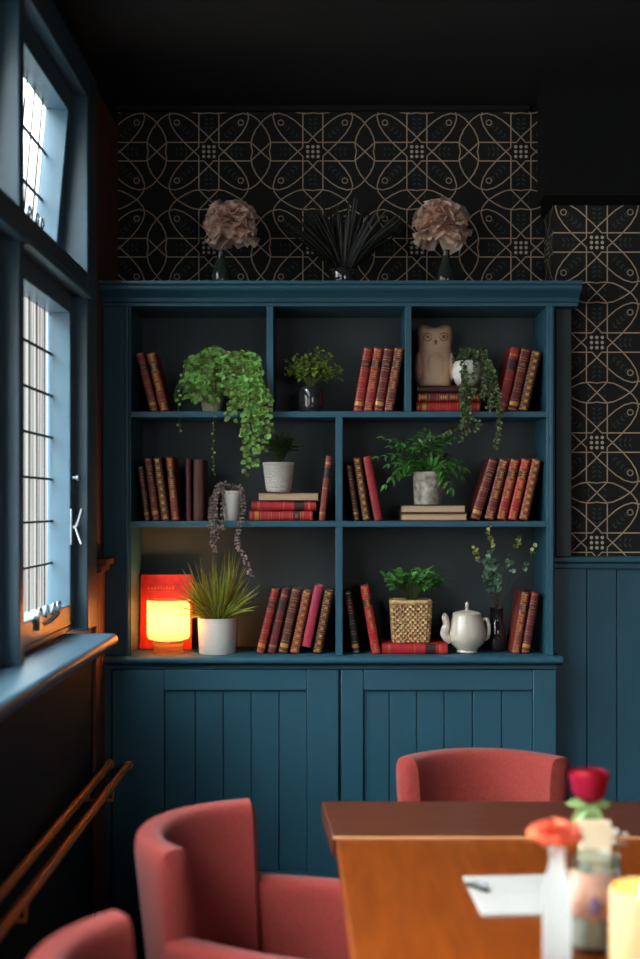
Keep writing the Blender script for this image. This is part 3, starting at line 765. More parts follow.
# white cup with dark trailing strings, middle shelf
Yp = 4.20; c = P(231.5, 519.5, Yp); c.z = Z2 + .0006
t = thing('trailing_succulent', c, 'dark purple strands trailing from a small white cup over the middle shelf', 'plant')
pot(t, c, cup(.026, .034, .104), white_ceramic, .028, .092, 'cup')
lf, st = MB(), MB(); top = c + Vector((0, 0, .098))
for xs, ye, n in ((216, 545, 2), (212, 562, 2), (208, 535, 1), (221, 535, 1)):
    for q in range(n):
        xx = xs + R.uniform(-3, 3)
        strand(lf, st, [top, P((xx + 225) / 2, 486 + R.uniform(-3, 4), 4.165), P(xx, 505, 4.13), P(xx + R.uniform(-2, 2), 527, 4.112), P(xx + R.uniform(-3, 3), ye - R.uniform(0, 18), 4.11)], .0105, .0062, shape='oval', start=.15, rad=.001)
for q in range(2):
    strand(lf, st, [top, P(240, 486, 4.16), P(243 + q, 510, 4.13), P(236 + q * 2, 540, 4.11), P(244 + q, 558, 4.11), P(250 + q * 2, 575, 4.11)], .0105, .0062, shape='oval', start=.1, rad=.001)
for k in range(16):
    a = R.uniform(0, 2 * PI); e = top + Vector((.04 * math.cos(a), .03 * math.sin(a), R.uniform(0, .03))); strand(lf, st, [top, (top + e) / 2 + Vector((0, 0, .01)), e], .011, .008, shape='oval')
lf.build('foliage', leaf_purple, t, smooth=0); st.build('stems', twig_m, t)

# ribbed white pot with fern
Yp = 4.235; c = P(278.5, 491, Yp); c.z = ZPOT + .0004
t = thing('potted_fern', c, 'dark feathery fern in a ribbed white pot on stacked books', 'plant')
prof = [(1e-5, 0), (.039, 0), (.042, .004)]
for k in range(11):
    z_ = .008 + k * .0075; r_ = .043 + .010 * (k / 10) ** .8; prof += [(r_, z_), (r_ + .0016, z_ + .0022), (r_ + .0016, z_ + .0045), (r_, z_ + .0066)]
prof += [(.054, .092), (.0565, .096), (.0565, .104), (.053, .105), (.049, .10), (.042, .012), (1e-5, .012)]
pot(t, c, prof, white_ceramic, .048, .094)
def frond(lf, st, p0, tip, lift, n, size, w, droop=.3, shape='lance', taper=True):
    p0 = Vector(p0); tip = Vector(tip); mid = (p0 + tip) / 2 + Vector((0, 0, lift))
    path = smooth_path([p0, mid, tip], n); st.tube(path, [.0016 * (1 - .7 * i / len(path)) for i in range(len(path))], 5)
    m_ = len(path)
    for i in range(2, m_):
        d = (path[i] - path[i - 1]).normalized(); s = d.cross(Vector((0, -.35, 1))).normalized()
        f = (1 - abs(i / m_ - .45) * 1.3) if taper else 1
        for sg in (-1, 1):
            lf.leaf(path[i], s * sg + d * .7 + rvec(.12), Vector((0, -.5, 1)) + rvec(.3), size * max(.35, f), w * max(.5, f), shape=shape, bend=droop)
    lf.leaf(path[-1], (path[-1] - path[-2]), Vector((0, -.5, 1)), size * .6, w * .8, shape=shape, bend=droop)
lf, st = MB(), MB(); top = c + Vector((0, 0, .098))
for k in range(44):
    a = R.uniform(0, 2 * PI); u = R.uniform(.3, 1)
    frond(lf, st, top + rvec(.01), top + Vector((.08 * u * math.cos(a) + .006, .05 * u * math.sin(a), R.uniform(.05, .12) * (1.15 - .4 * u))), .022, 14, .02, .007)
lf.build('foliage', leaf_fern, t, smooth=0); st.build('stems', stem_m, t)

# stone pot plant
Yp = 4.225; c = P(428, 504, Yp); c.z = ZSTONE + .0004
t = thing('potted_plant', c, 'glossy green leafy plant in a mottled stone cylinder pot', 'plant')
stone = mat('mottled_stone', (196, 188, 176), rough=.8, rgb2=(112, 106, 98), scale=45, bump=.3)
pot(t, c, cup(.050, .053, .114, .006), stone, .045, .102)
lf, st = MB(), MB(); top = c + Vector((0, 0, .108))
for (x_, y_) in ((384, 441), (381, 459), (386, 486), (395, 450), (400, 440), (412, 436), (425, 434), (440, 438), (450, 440), (455, 462), (458, 478), (452, 490), (444, 480), (394, 474), (404, 460), (436, 452), (420, 446), (462, 470), (390, 466), (430, 442), (446, 466), (410, 452), (448, 486), (400, 472)):
    tip = P(x_ + R.uniform(-3, 3), y_ + R.uniform(-3, 3), R.uniform(4.14, 4.24))
    if tip.x < PX(386, 4.2): tip.y = 4.16
    frond(lf, st, top + rvec(.012), tip, .03, 7, .05, .019, taper=True)
for k in range(26):
    a = R.uniform(0, 2 * PI); e = top + Vector((.07 * math.cos(a), .05 * math.sin(a) - .01, R.uniform(.01, .09)))
    lf.leaf(top + (e - top) * .3, e - top + rvec(.02), Vector((0, -1, .6)), .06, .02, shape='lance')
lf.build('foliage', leaf_mid, t, smooth=0); st.build('stems', stem_m, t)

# grass plant in white pot, bottom shelf
Yp = 4.205; c = P(217.3, 654, Yp); c.z = Z3 + .0006
t = thing('grass_plant', c, 'spiky yellow-green grass plant in a smooth white pot by the lamp', 'plant')
pot(t, c, cup(.064, .0685, .125, .007), white_ceramic, .06, .112)
lf = MB(); top = c + Vector((0, 0, .11))
for k in range(330):
    a = R.uniform(0, 2 * PI); u = R.random() ** .75; L_ = R.uniform(.13, .26) * (1.05 - .25 * u)
    d = Vector((math.cos(a) * u * 1.0, math.sin(a) * u * .55, 1.05 - .62 * u)).normalized()
    b0 = top + Vector((math.cos(a) * .045 * R.random(), math.sin(a) * .045 * R.random(), 0))
    pts = [b0 + d * (L_ * q / 5) + Vector((0, 0, -.055 * u * (q / 5) ** 2)) for q in range(6)]
    if min(p.x for p in pts) < -.46 and max(p.y for p in pts) > 4.27: continue
    if max(p.y for p in pts) > 4.38: continue
    if any((p.x + .556) ** 2 + (p.y - 4.195) ** 2 < .085 ** 2 and p.z < Z3 + .2 for p in pts): continue
    if any(p.x > PX(251, 4.18) and p.y > 4.155 for p in pts): continue
    lf.ribbon(pts, [.0055, .006, .0055, .0045, .003, .0006], Vector((-math.cos(a) * .3, -1, .4)))
lf.build('foliage', leaf_grass, t, smooth=0)

# wicker basket plant
Yp = 4.25; c = P(410.5, 642, Yp); c.z = ZFLAT + .0004
t = thing('basket_plant', c, 'green leafy plant in a square woven wicker basket on a flat red book', 'plant')
wick = mat('wicker', (186, 148, 104), rough=.75, var=.3, scale=60, bump=.3, island=.25)
bm_ = MB(); hw0, hw1, hb = .058, .066, .141
nrow = 15
def side_pt(u, z, off):
    hw = hw0 + (hw1 - hw0) * z / hb
    per = [(-1, -1), (1, -1), (1, 1), (-1, 1)]
    k = int(u) % 4; f = u - int(u); a, b = per[k], per[(k + 1) % 4]
    x_, y_ = a[0] + (b[0] - a[0]) * f, a[1] + (b[1] - a[1]) * f
    nx, ny = ((0, -1), (1, 0), (0, 1), (-1, 0))[k]
    q = (x_ * x_ + y_ * y_) ** .5; rr = min(1.0, 1.32 / q)
    return c + Vector((x_ * hw * rr + nx * off, y_ * hw * .8 * rr + ny * off, z))
for r_ in range(nrow):
    zc = hb * (r_ + .5) / nrow
    pts = []
    for k in range(4 * 14 + 1):
        u = k / 14; pts.append(side_pt(u % 4, zc, .0036 * (-1) ** (k + r_)))
    bm_.tube(pts, .0056, 6, cap=False)
for k in range(4 * 7):
    u = (k + .5) / 7; bm_.tube([side_pt(u, 0.002, 0), side_pt(u, hb * .5, 0), side_pt(u, hb - .002, 0)], .003, 6)
pts = [side_pt((k / 14) % 4, hb, .001) for k in range(57)]; bm_.tube(pts, .008, 8, cap=False)
bm_.build('basket', wick, t, smooth=60)
ln = MB(); ln.box(c + Vector((-.052, -.040, .004)), c + Vector((.052, .040, .12))); ln.build('soil', soil, t)
lf, st = MB(), MB(); top = c + Vector((0, 0, .12))
for k in range(70):
    a = R.uniform(0, 2 * PI); u = R.random() ** .6
    e = c + Vector((-.098 * u + .19 * u * R.random() if False else .1 * u * math.cos(a), -.02 + .075 * u * math.sin(a), .17 + .115 * (1 - .55 * u) * R.uniform(.5, 1)))
    path = smooth_path([top + rvec(.015), (top + e) / 2 + Vector((0, 0, .02)), e], 8); st.tube(path, .0014, 5)
    for q in range(4):
        lf.leaf(path[-1 - q], Vector((math.cos(a), math.sin(a) * .6, R.uniform(-.1, .8))) + rvec(.6), Vector((0, -.7, 1)) + rvec(.4), R.uniform(.02, .034), R.uniform(.011, .016), shape='oval')
for e in (P(448, 566, 4.3), P(452, 578, 4.3), P(440, 572, 4.3)):
    frond(lf, st, top, e, .04, 9, .024, .010)
lf.build('foliage', leaf_mid, t, smooth=0); st.build('stems', stem_m, t)

# teapot
Yp = 4.22; c = P(467, 653, Yp); c.z = Z3 + .0006
t = thing('teapot', c, 'cream ceramic teapot with lid on the bottom shelf beside the dark vase', 'teapot')
cream = mat('cream_glaze', (214, 200, 184), rough=.22, var=.06, scale=10, spec=.6, coat=.3)
m_ = MB(); m_.lathe([(1e-5, 0), (.034, 0), (.038, .004), (.036, .010), (.040, .016), (.056, .030), (.066, .050), (.068, .068), (.064, .088), (.058, .108), (.052, .124), (.050, .134), (.047, .134), (.05, .12), (1e-5, .03)], c, 40); m_.build('body', cream, t, smooth=50)
m_ = MB(); m_.lathe([(.0505, .134), (.051, .137), (.044, .142), (.024, .147), (.008, .150), (.005, .156), (.006, .162), (.0065, .170), (.004, .176), (1e-5, .178)], c, 32); m_.build('lid', cream, t, smooth=50)
m_ = MB(); m_.tube(smooth_path([c + Vector((-.058, -.012, .045)), c + Vector((-.080, -.018, .066)), c + Vector((-.074, -.020, .098)), c + Vector((-.080, -.024, .128)), c + Vector((-.086, -.025, .134))], 20), [.017] * 4 + [.0155] * 6 + [.012] * 6 + [.010] * 5, 14); m_.build('spout', cream, t, smooth=60)
m_ = MB(); m_.tube(smooth_path([c + Vector((.056, .005, .115)), c + Vector((.070, .0, .116)), c + Vector((.077, -.004, .088)), c + Vector((.074, 0, .055)), c + Vector((.062, .004, .045))], 20), .0065, 10); m_.build('handle', cream, t, smooth=60)

# dark vase with eucalyptus
Yp = 4.275; c = P(496.5, 653, Yp); c.z = Z3 + .0006
t = thing('eucalyptus_vase', c, 'dark glass vase of eucalyptus stems at the right of the bottom shelf', 'vase')
dk = mat('dark_vase_glass', (28, 26, 30), rough=.08, var=.1, spec=.8)
m_ = MB(); m_.lathe([(1e-5, 0), (.038, 0), (.042, .005), (.042, .06), (.040, .085), (.030, .10), (.027, .112), (.030, .15), (.033, .152), (.029, .152), (.024, .11), (.036, .08), (1e-5, .01)], c, 32, M=Matrix.Diagonal((.82, .82, 1))); m_.build('vase', dk, t, smooth=50)
lf, st = MB(), MB(); top = c + Vector((0, 0, .14))
for x_, y_, yy, n in ((490, 527, 4.09, 11), (472, 548, 4.16, 9), (519, 538, 4.16, 11), (536, 547, 4.12, 9), (484, 575, 4.15, 7), (508, 560, 4.13, 8), (500, 578, 4.13, 6), (512, 572, 4.12, 7), (495, 560, 4.22, 7)):
    e = P(x_, y_, yy); path = smooth_path([top, (top * .5 + e * .5) + Vector((0, 0, .01)) + rvec(.012), e], 2 * n); st.tube(path, .0014, 5)
    for i in range(5, len(path)):
        f = i / len(path); mi_ = 1 if f > .72 and y_ < 550 else 0
        sz = .031 * (1.15 - .65 * f)
        d = (path[i] - path[i - 1]).normalized(); a = i * 2.2
        s = Vector((math.cos(a), math.sin(a) * .7, .25)) + d * .4
        for sg in (1, -1):
            s2 = Vector((sg * s.x, sg * s.y, s.z)); 
            if R.random() < .62 and not (path[i].x > PX(508, 4.18) - .03 and path[i].y > 4.09 and path[i].z < PZ(572, 4.18)): lf.leaf(path[i], s2, Vector((0, -1, .5)) + rvec(.5), sz * R.uniform(.75, 1.1), sz * R.uniform(.7, .95), mi_, shape='round', bend=.15)
lf.build('foliage', [leaf_euc, leaf_euct], t, smooth=0); st.build('stems', twig_m, t)

# ------------------------------------------------------------------ on top of the bookcase
def peony(cx, cy, rpx, vx, label, seed):
    rr = random.Random(seed); Yp = 4.20
    c = P(cx, cy, Yp); rad = rpx * Yp / F
    base = Vector((PX(vx, Yp), Yp, ZTOP))
    t = thing('flower_vase', base, label, 'flower vase', 'dried flower vases on top of the bookcase')
    v = MB(); v.lathe([(1e-5, 0), (.030, 0), (.036, .005), (.038, .03), (.032, .06), (.020, .085), (.014, .10), (.013, .125), (.016, .13), (.012, .13), (.01, .10), (.028, .05), (1e-5, .01)], base, 28)
    v.build('vase', mat('smoky_vase', (52, 56, 54), rough=.15, var=.1, spec=.7), t, smooth=50)
    s = MB(); s.tube(smooth_path([base + Vector((0, 0, .02)), base + Vector((0, 0, .13)), c - Vector((0, 0, rad * .7))], 8), .0035, 8); s.build('stem', mat('pale_stem', (176, 160, 128), rough=.6), t)
    f = MB(); n = 74
    for k in range(n):
        u = (k + .5) / n; th = k * 2.39996; el = 1.35 - 2.45 * u                      # from upright centre petals to skirt petals
        d = Vector((math.cos(th) * math.cos(el), math.sin(th) * math.cos(el) , math.sin(el)))
        side = Vector((-math.sin(th), math.cos(th), 0)); nrm = side.cross(d)
        L_ = rad * (.62 + .45 * u) * rr.uniform(.85, 1.12); W_ = rad * rr.uniform(.55, .85)
        vs = []; fs = []; nu, nv = 7, 7; ph = rr.uniform(0, 6)
        for i in range(nu + 1):
            a = i / nu
            for j in range(nv + 1):
                b = j / nv * 2 - 1
                w = W_ * .5 * (.25 + .95 * a ** .7) * (1 - .18 * a * a)
                ruf = .10 * rad * a * a * math.sin(b * 5.2 + ph) + .05 * rad * a * math.sin(b * 11 + ph * 2)
                lng = L_ * a * (1 - .16 * b * b) + .035 * rad * a * math.sin(b * 7 + ph)
                p = c + d * lng + side * (w * b) + nrm * (ruf + .35 * rad * (a ** 2) * (.5 - u) + .22 * rad * b * b * a * .6) - Vector((0, 0, rad * .12))
                vs.append(p)
        for i in range(nu):
            for j in range(nv):
                q = i * (nv + 1) + j; fs.append((q, q + 1, q + nv + 2, q + nv + 1))
        f.add(vs, fs)
    f.build('flower_head', mat('dried_petals', (240, 208, 190), rough=.75, var=.18, scale=25, island=.22, trans=.25, spec=.2), t, smooth=180)
peony(231, 216, 32, 221, 'big ruffled pink flower in a smoky vase at the window end of the cornice', 3)
peony(441, 216, 32, 446, 'big ruffled pink flower in a smoky vase at the right end of the cornice', 9)
# dark spiky plant
Yp = 4.21; c = Vector((PX(343, Yp), Yp, ZTOP))
t = thing('spiky_plant', c, 'near-black spiky grass plant in a dark pot on top of the bookcase', 'plant')
pot(t, c, [(1e-5, 0), (.040, 0), (.046, .01), (.050, .05), (.046, .062), (.05, .066), (.046, .068), (.042, .06), (1e-5, .012)], jar_m, .044, .06)
lf = MB(); top = c + Vector((0, 0, .055))
for k in range(170):
    a = R.uniform(0, 2 * PI); u = R.random() ** .7; L_ = R.uniform(.17, .285)
    d = Vector((math.cos(a) * u * .72, math.sin(a) * u * .4, 1 - .3 * u)).normalized()
    b0 = top + Vector((math.cos(a) * .03 * R.random(), math.sin(a) * .03 * R.random(), 0))
    pts = [b0 + d * (L_ * q / 5) + Vector((math.cos(a) * .03 * u * (q / 5) ** 2, 0, -.03 * u * (q / 5) ** 2)) for q in range(6)]
    if max(p.y for p in pts) > YB - .01: continue
    lf.ribbon(pts, [.010, .014, .014, .011, .007, .001], Vector((-math.cos(a) * .3, -1, .3)))
lf.build('foliage', leaf_black, t, smooth=0)

# ------------------------------------------------------------------ glowing lamp
Yp = 4.195; c = P(168.5, 653, Yp); c.z = Z3 + .0006
t = thing('candle_lamp', c, 'glowing amber glass candle lamp in front of the red book standing face out', 'lamp')
amber = lampglass_mat('amber_lamp_glass', (255, 236, 206), .22)
m_ = MB(); m_.lathe([(1e-5, 0), (.050, 0), (.054, .004), (.054, .010), (.050, .014), (.050, .028), (.054, .032), (.054, .040), (.046, .046), (1e-5, .046)], c, 36)
m_.build('base', lampglass_mat('amber_base_glass', (255, 230, 190), .5), t, smooth=40)
prof = [(.050, .046), (.070, .052), (.0745, .060)]
for k in range(5): prof += [(.0745, .064 + k * .021), (.0755, .070 + k * .021), (.0755, .078 + k * .021), (.0745, .083 + k * .021)]
prof += [(.0755, .172), (.0755, .186), (.072, .188), (.0715, .186)] + [(.0705, .18), (.0705, .062), (.05, .054)]
m_ = MB(); m_.lathe(prof, c, 48)
m_.f = [f for f in m_.f if len(f) == 4]; m_.m = m_.m[:len(m_.f)]
m_.build('glass_shade', amber, t, smooth=40)
m_ = MB(); m_.lathe([(1e-5, .054), (.030, .054), (.031, .058), (.031, .085), (.028, .088), (1e-5, .087)], c, 24); m_.build('candle', mat('candle_wax', (240, 214, 170), rough=.5, var=.05), t)
m_ = MB(); m_.lathe([(1e-5, .094), (.006, .100), (.0085, .110), (.006, .124), (1e-5, .142)], c, 14); m_.build('flame', glow_mat('lamp_flame', (255, 178, 84), 60), t)
ld = bpy.data.lights.new('lamp_light', 'POINT'); ld.energy = 2.7; ld.color = (1, .46, .16); ld.shadow_soft_size = .022
lo_ = bpy.data.objects.new('flame_light', ld); C.objects.link(lo_); lo_.location = Vector((0, 0, .118)); lo_.parent = t

# ------------------------------------------------------------------ chairs
fab = mat('coral_tweed', (152, 60, 52), rough=.95, rgb2=(122, 43, 40), scale=260, bump=.5, bscale=420, spec=.15, sheen=.1)
leg_wood = mat('chair_leg_wood', (60, 38, 28), rough=.5, var=.2)
def tub_chair(loc, rz, label, group):
    t = thing('tub_chair', loc, label, 'chair', group, rot=(0, 0, rz))
    # wrap-around back
    b = MB(); nA, seg = 40, 20; vs = []; fs = []
    th0 = math.radians(62)
    for i in range(nA + 1):
        s = -1 + 2 * i / nA; th = s * th0
        ex = 1 - min(1.0, (1 - abs(s)) / .05); rnd = math.sqrt(max(0.0, 1 - ex * ex)) if ex > 0 else 1
        zt = .809 + .002 * s ** 4; zb = .30; half = .036 * (0.35 + .65 * rnd)
        zt -= .028 * (1 - rnd)
        for k in range(seg):   # rounded-rectangle section: q across thickness, z up
            a = 2 * PI * k / seg; cq, cz = math.cos(a), math.sin(a)
            q = half * (abs(cq) ** .5) * (1 if cq > 0 else -1)
            zz_ = (zt + zb) / 2 + ((zt - zb) / 2) * (abs(cz) ** .18) * (1 if cz > 0 else -1)
            lean = .05 * max(0, (zz_ - .42)) / .4
            rx, ry = .222 + q + lean * .5, .225 + q + lean
            vs.append(Vector((rx * math.sin(th), .035 + ry * math.cos(th), zz_)))
    for i in range(nA):
        for k in range(seg):
            k2 = (k + 1) % seg; fs.append((i * seg + k, (i + 1) * seg + k, (i + 1) * seg + k2, i * seg + k2))
    fs.append(tuple(range(seg))); fs.append(tuple(range(nA * seg, (nA + 1) * seg))[::-1])
    b.add(vs, fs); b.build('backrest', fab, t, local=True, smooth=60)
    for sg in (-1, 1):
        a_ = MB(); n = 14; prs = []
        for i in range(n + 1):
            f = i / n; y_ = .185 - f * .445; zt = .635 - .012 * f - (.02 * max(0, f - .85) / .15 if f > .85 else 0)
            half = .036 if f < .93 else .030
            for k in range(16):
                a = 2 * PI * k / 16; cq, cz = math.cos(a), math.sin(a)
                prs.append(Vector((sg * (.205 + .041 * min(1, f * 2.2) ** .6) + half * (abs(cq) ** .5) * (1 if cq > 0 else -1), y_, (zt + .30) / 2 + (zt - .30) / 2 * (abs(cz) ** .22) * (1 if cz > 0 else -1))))
        fs = []
        for i in range(n):
            for k in range(16):
                k2 = (k + 1) % 16; fs.append((i * 16 + k, (i + 1) * 16 + k, (i + 1) * 16 + k2, i * 16 + k2))
        fs.append(tuple(range(16))); fs.append(tuple(range(n * 16, n * 16 + 16))[::-1])
        a_.add(prs, fs); a_.build('arm', fab, t, local=True, smooth=60)
    s_ = MB(); s_.box((-.198, -.265, .30), (.198, .20, .46)); s_.build('seat', fab, t, local=True, bevel=.035, bseg=5)
    for sx, sy in ((-1, -1), (1, -1), (-1, 1), (1, 1)):
        l_ = MB(); l_.tube([(sx * .19, sy * .17 - .01, .31), (sx * .205, sy * .19 - .01, .15), (sx * .215, sy * .20 - .01, 0)], [.021, .017, .013], 12); l_.build('leg', leg_wood, t, local=True)
    return t
g = 'coral tub chairs round the table'
tub_chair((.428, 3.10, 0), 0, 'coral upholstered tub chair tucked behind the far end of the table', g)
tub_chair((-.075, 2.555, 0), math.radians(90 - 17), 'coral tub armchair at the left side of the table, its back to the window', g)
tub_chair((-.129, 1.872, 0), math.radians(104), 'coral chair of which only the top of the back shows at the bottom left corner', g)

# ------------------------------------------------------------------ table
TZ = .75
wood = mat('orange_table_wood', (120, 53, 3), rough=.42, var=.25, rgb2=(98, 39, 2), scale=5, stretch=(10, 1, 10), spec=.25)
wood_d = mat('dark_table_wood', (94, 46, 28), rough=.35, rgb2=(64, 29, 19), scale=5, stretch=(1.2, 12, 10), spec=.45)
edge_m = mat('table_edge_wood', (200, 140, 92), rough=.4, var=.15, scale=8, stretch=(1, 10, 10))
t = thing('dining_table', (.5, 2.3, 0), 'polished wooden table with darker end board in the right foreground', 'table')
def tq(x, y): return Vector(((x - CX) * (EYE - TZ) / (y - CY), F * (EYE - TZ) / (y - CY), 0))
a0, a1 = tq(336.5, 839), tq(352.5, 959)
dirv = (a1 - a0) / (a1.y - a0.y)
near = a0 + dirv * (1.35 - a0.y)
m_ = MB(); m_.prism([(a0.x, a0.y), (near.x, near.y), (near.x + .95, near.y), (a0.x + .95, a0.y)], TZ - .035, TZ, axis='z'); m_.build('tabletop', wood, t, bevel=.004)
e0, e1 = tq(321.5, 803.5), tq(332.0, 837)
m_ = MB(); m_.prism([(e0.x, e0.y), (e1.x, a0.y + .001), (e1.x + 1.0, a0.y + .001), (e0.x + 1.03, e0.y)], TZ - .04, TZ + .006, axis='z'); m_.build('end_board', wood_d, t, bevel=.003)
m_ = MB(); m_.box((e1.x + .001, a0.y - .0035, TZ + .0002), (e1.x + .998, a0.y + .0008, TZ + .0058)); m_.build('edge_strip', edge_m, t)
m_ = MB(); m_.box((a0.x + .12, 1.5, TZ - .10), (a0.x + .85, 2.85, TZ - .036)); m_.build('apron', wood_d, t)
m_ = MB(); m_.lathe([(.055, .03), (.05, .2), (.05, .6), (.08, .655)], (.52, 2.2, 0), 20); m_.build('column', wood_d, t)
m_ = MB(); m_.box((.25, 1.95, 0), (.79, 2.45, .03)); m_.build('foot', wood_d, t, bevel=.008)

# paper with black clip
q = [tq(463, 879), tq(556, 877), tq(562, 916), tq(482, 917)]
m_ = MB(); m_.prism([(p.x, p.y) for p in q], TZ + .0005, TZ + .006, axis='z')
t = thing('paper_pad', (q[0] + q[2]) / 2 + Vector((0, 0, TZ)), 'white folded paper pad lying on the orange table', 'paper')
m_.build('sheets', mat('white_paper', (166, 161, 156), rough=.8, var=.04, spec=.2), t, bevel=.001)
cpt = tq(470, 889); t = thing('binder_clip', Vector((cpt.x, cpt.y, TZ + .006)), 'small black clip on the left end of the white paper pad', 'clip')
blk = mat('black_metal', (22, 20, 20), rough=.35, var=.1, spec=.5)
Mr = Matrix.Translation(Vector((cpt.x + .012, cpt.y - .02, TZ + .0065))) @ Matrix.Rotation(math.radians(-52), 4, 'Z')
m_ = MB(); m_.box((-.028, -.006, 0), (.028, .006, .007), M=Mr); m_.build('jaw', blk, t, bevel=.002)
m_ = MB(); m_.tube([Mr @ Vector(p) for p in ((-.02, .004, .006), (-.012, .02, .008), (.004, .024, .008), (.012, .004, .006))], .0015, 6); m_.build('wire_loop', iron, t)

# clear bottle with coral flower
def petals(mb, c, rad, n, rr, flat=.6, layers=1.45, cup_=.4):
    for k in range(n):
        u = (k + .5) / n; th = k * 2.39996; el = layers - (layers + .35) * u * 1.0
        d = Vector((math.cos(th) * math.cos(el), math.sin(th) * math.cos(el), math.sin(el) * flat)); side = Vector((-math.sin(th), math.cos(th), 0)); nrm = side.cross(d).normalized()
        L_ = rad * (.55 + .45 * u) * rr.uniform(.9, 1.1); W_ = rad * rr.uniform(.65, .95); vs = []; fs = []
        for i in range(6):
            a = i / 5
            for j in range(6):
                b = j / 5 * 2 - 1; w = W_ * .5 * (.3 + .9 * a ** .7) * (1 - .2 * a * a)
                vs.append(c + d * (L_ * a * (1 - .14 * b * b)) + side * (w * b) + nrm * (cup_ * rad * (b * b * a * .5 + a * a * (.6 - u)) + .05 * rad * a * math.sin(b * 6 + k)))
        for i in range(5):
            for j in range(5): q_ = i * 6 + j; fs.append((q_, q_ + 1, q_ + 7, q_ + 6))
        mb.add(vs, fs)
b0 = Vector((PX(557, 1.97), 1.97, TZ))
t = thing('bud_vase', b0, 'slim milky glass bottle holding the coral flower', 'vase')
milk = lampglass_mat('milky_glass', (248, 250, 250), .12)
m_ = MB(); m_.lathe([(1e-5, 0), (.021, 0), (.0235, .004), (.0235, .10), (.022, .125), (.015, .15), (.0125, .165), (.0125, .182), (.015, .186), (.012, .187), (.0105, .165), (.0205, .12), (.021, .008), (1e-5, .006)], b0, 28); m_.build('bottle', milk, t, smooth=50)
rr = random.Random(5)
m_ = MB(); m_.tube(smooth_path([b0 + Vector((0, 0, .01)), b0 + Vector((.002, 0, .12)), b0 + Vector((-.001, 0, .212))], 8), .0022, 8); m_.build('stem', stem_m, t)
m_ = MB(); petals(m_, b0 + Vector((-.001, 0, .212)), .050, 48, rr, flat=.75); m_.build('flower_head', mat('coral_petals', (250, 130, 98), rough=.6, var=.12, island=.15, trans=.3, spec=.2), t, smooth=180)
# rose bottle
b1 = Vector((PX(592, 2.30), 2.30, TZ))
t = thing('bud_vase', b1, 'clear glass bottle holding the dark red rose behind the card', 'vase')
m_ = MB(); m_.lathe([(1e-5, 0), (.026, 0), (.028, .004), (.028, .09), (.018, .12), (.013, .135), (.013, .15), (.016, .153), (.012, .153), (.011, .13), (.026, .085), (1e-5, .006)], b1, 24); m_.build('bottle', clear_glass, t, smooth=50)
hd = P(589, 784, 2.30)
m_ = MB(); m_.tube(smooth_path([b1 + Vector((0, 0, .01)), b1 + Vector((0, 0, .13)), hd - Vector((0, 0, .03))], 8), .003, 8); m_.build('stem', stem_m, t)
m_ = MB()
for l_ in range(5):
    n = 3 + l_
    for k in range(n):
        a0_ = 2 * PI * k / n + l_ * .8; r_ = .034 * (.34 + .165 * l_); span = 1.15 if l_ < 3 else .85; vs = []; fs = []
        for i in range(9):
            ph = -1.35 + i / 8 * (2.45 - .14 * l_); lip = max(0, i - 6) / 2 * (.10 + .05 * l_)
            for j in range(9):
                b_ = j / 8 * 2 - 1; a_ = a0_ + b_ * span * (1 - .25 * max(0, i - 5) / 3 * abs(b_)); rr_ = r_ * (1 + lip) + .0012 * b_
                vs.append(hd + Vector((rr_ * math.cos(ph) * math.cos(a_), rr_ * math.cos(ph) * math.sin(a_), rr_ * 1.05 * math.sin(ph) + .003 * (4 - l_) - .0035 * b_ * b_ * (i > 6))))
        for i in range(8):
            for j in range(8): q_ = i * 9 + j; fs.append((q_, q_ + 1, q_ + 10, q_ + 9))
        m_.add(vs, fs)
m_.build('flower_head', mat('rose_petals', (150, 10, 38), rough=.55, var=.15, island=.2, trans=.15, spec=.25), t, smooth=180)
m_ = MB(); base_ = hd - Vector((0, 0, .038))
for k, (dx, dz, L_) in enumerate(((-.9, .15, .045), (-.6, -.5, .05), (.5, -.7, .045), (.9, .1, .04), (-.3, -.9, .04), (.15, -.9, .05))): m_.leaf(base_, Vector((dx, -.3, dz)), Vector((0, -1, .6)), L_, .02, shape='oval')
m_.build('leaves', mat('rose_leaf', (150, 176, 110), rough=.5, var=.2, island=.25, trans=.2), t, smooth=0)
# card
cd = Vector((PX(595, 2.17), 2.17, TZ)); wc = 32 * 2.17 / F
t = tag(MB().box(cd + Vector((-wc / 2, -.003, .0003)), cd + Vector((wc / 2, .003, PZ(820, 2.17) - TZ))).build('menu_card', mat('cream_card', (228, 206, 172), rough=.7, var=.05), bevel=.001), 'blank cream card standing on the table behind the glass jar', 'card')
# jar with pinkish label
jr = Vector((PX(596, 2.0), 2.03, TZ))
t = thing('glass_jar', jr, 'glass jar with pinkish paper label between the bottle and the candle', 'jar')
m_ = MB(); m_.lathe([(1e-5, 0), (.036, 0), (.041, .005), (.041, .135), (.038, .145), (.038, .155), (.0395, .157), (.036, .157), (.038, .13), (.038, .01), (1e-5, .008)], jr, 36); m_.build('jar', clear_glass, t, smooth=50)
m_ = MB(); m_.lathe([(1e-5, .011), (.036, .011), (.0365, .02), (.0365, .125), (.034, .13), (1e-5, .131)], jr, 32); m_.build('contents', mat('pale_grains', (196, 184, 164), rough=.9, var=.25, scale=300, bump=.4), t, smooth=50)  # pale filler added to stand for bright reflections in the glass
m_ = MB(); n = 24
vs = []; fs = []
for k in range(n + 1):
    a = -PI / 2 - 1.25 + 2.5 * k / n
    for z_ in (.062, .138): vs.append(jr + Vector((.0418 * math.cos(a), .0418 * math.sin(a), z_)))
for k in range(n): fs.append((k * 2, k * 2 + 2, k * 2 + 3, k * 2 + 1))
m_.add(vs, fs)
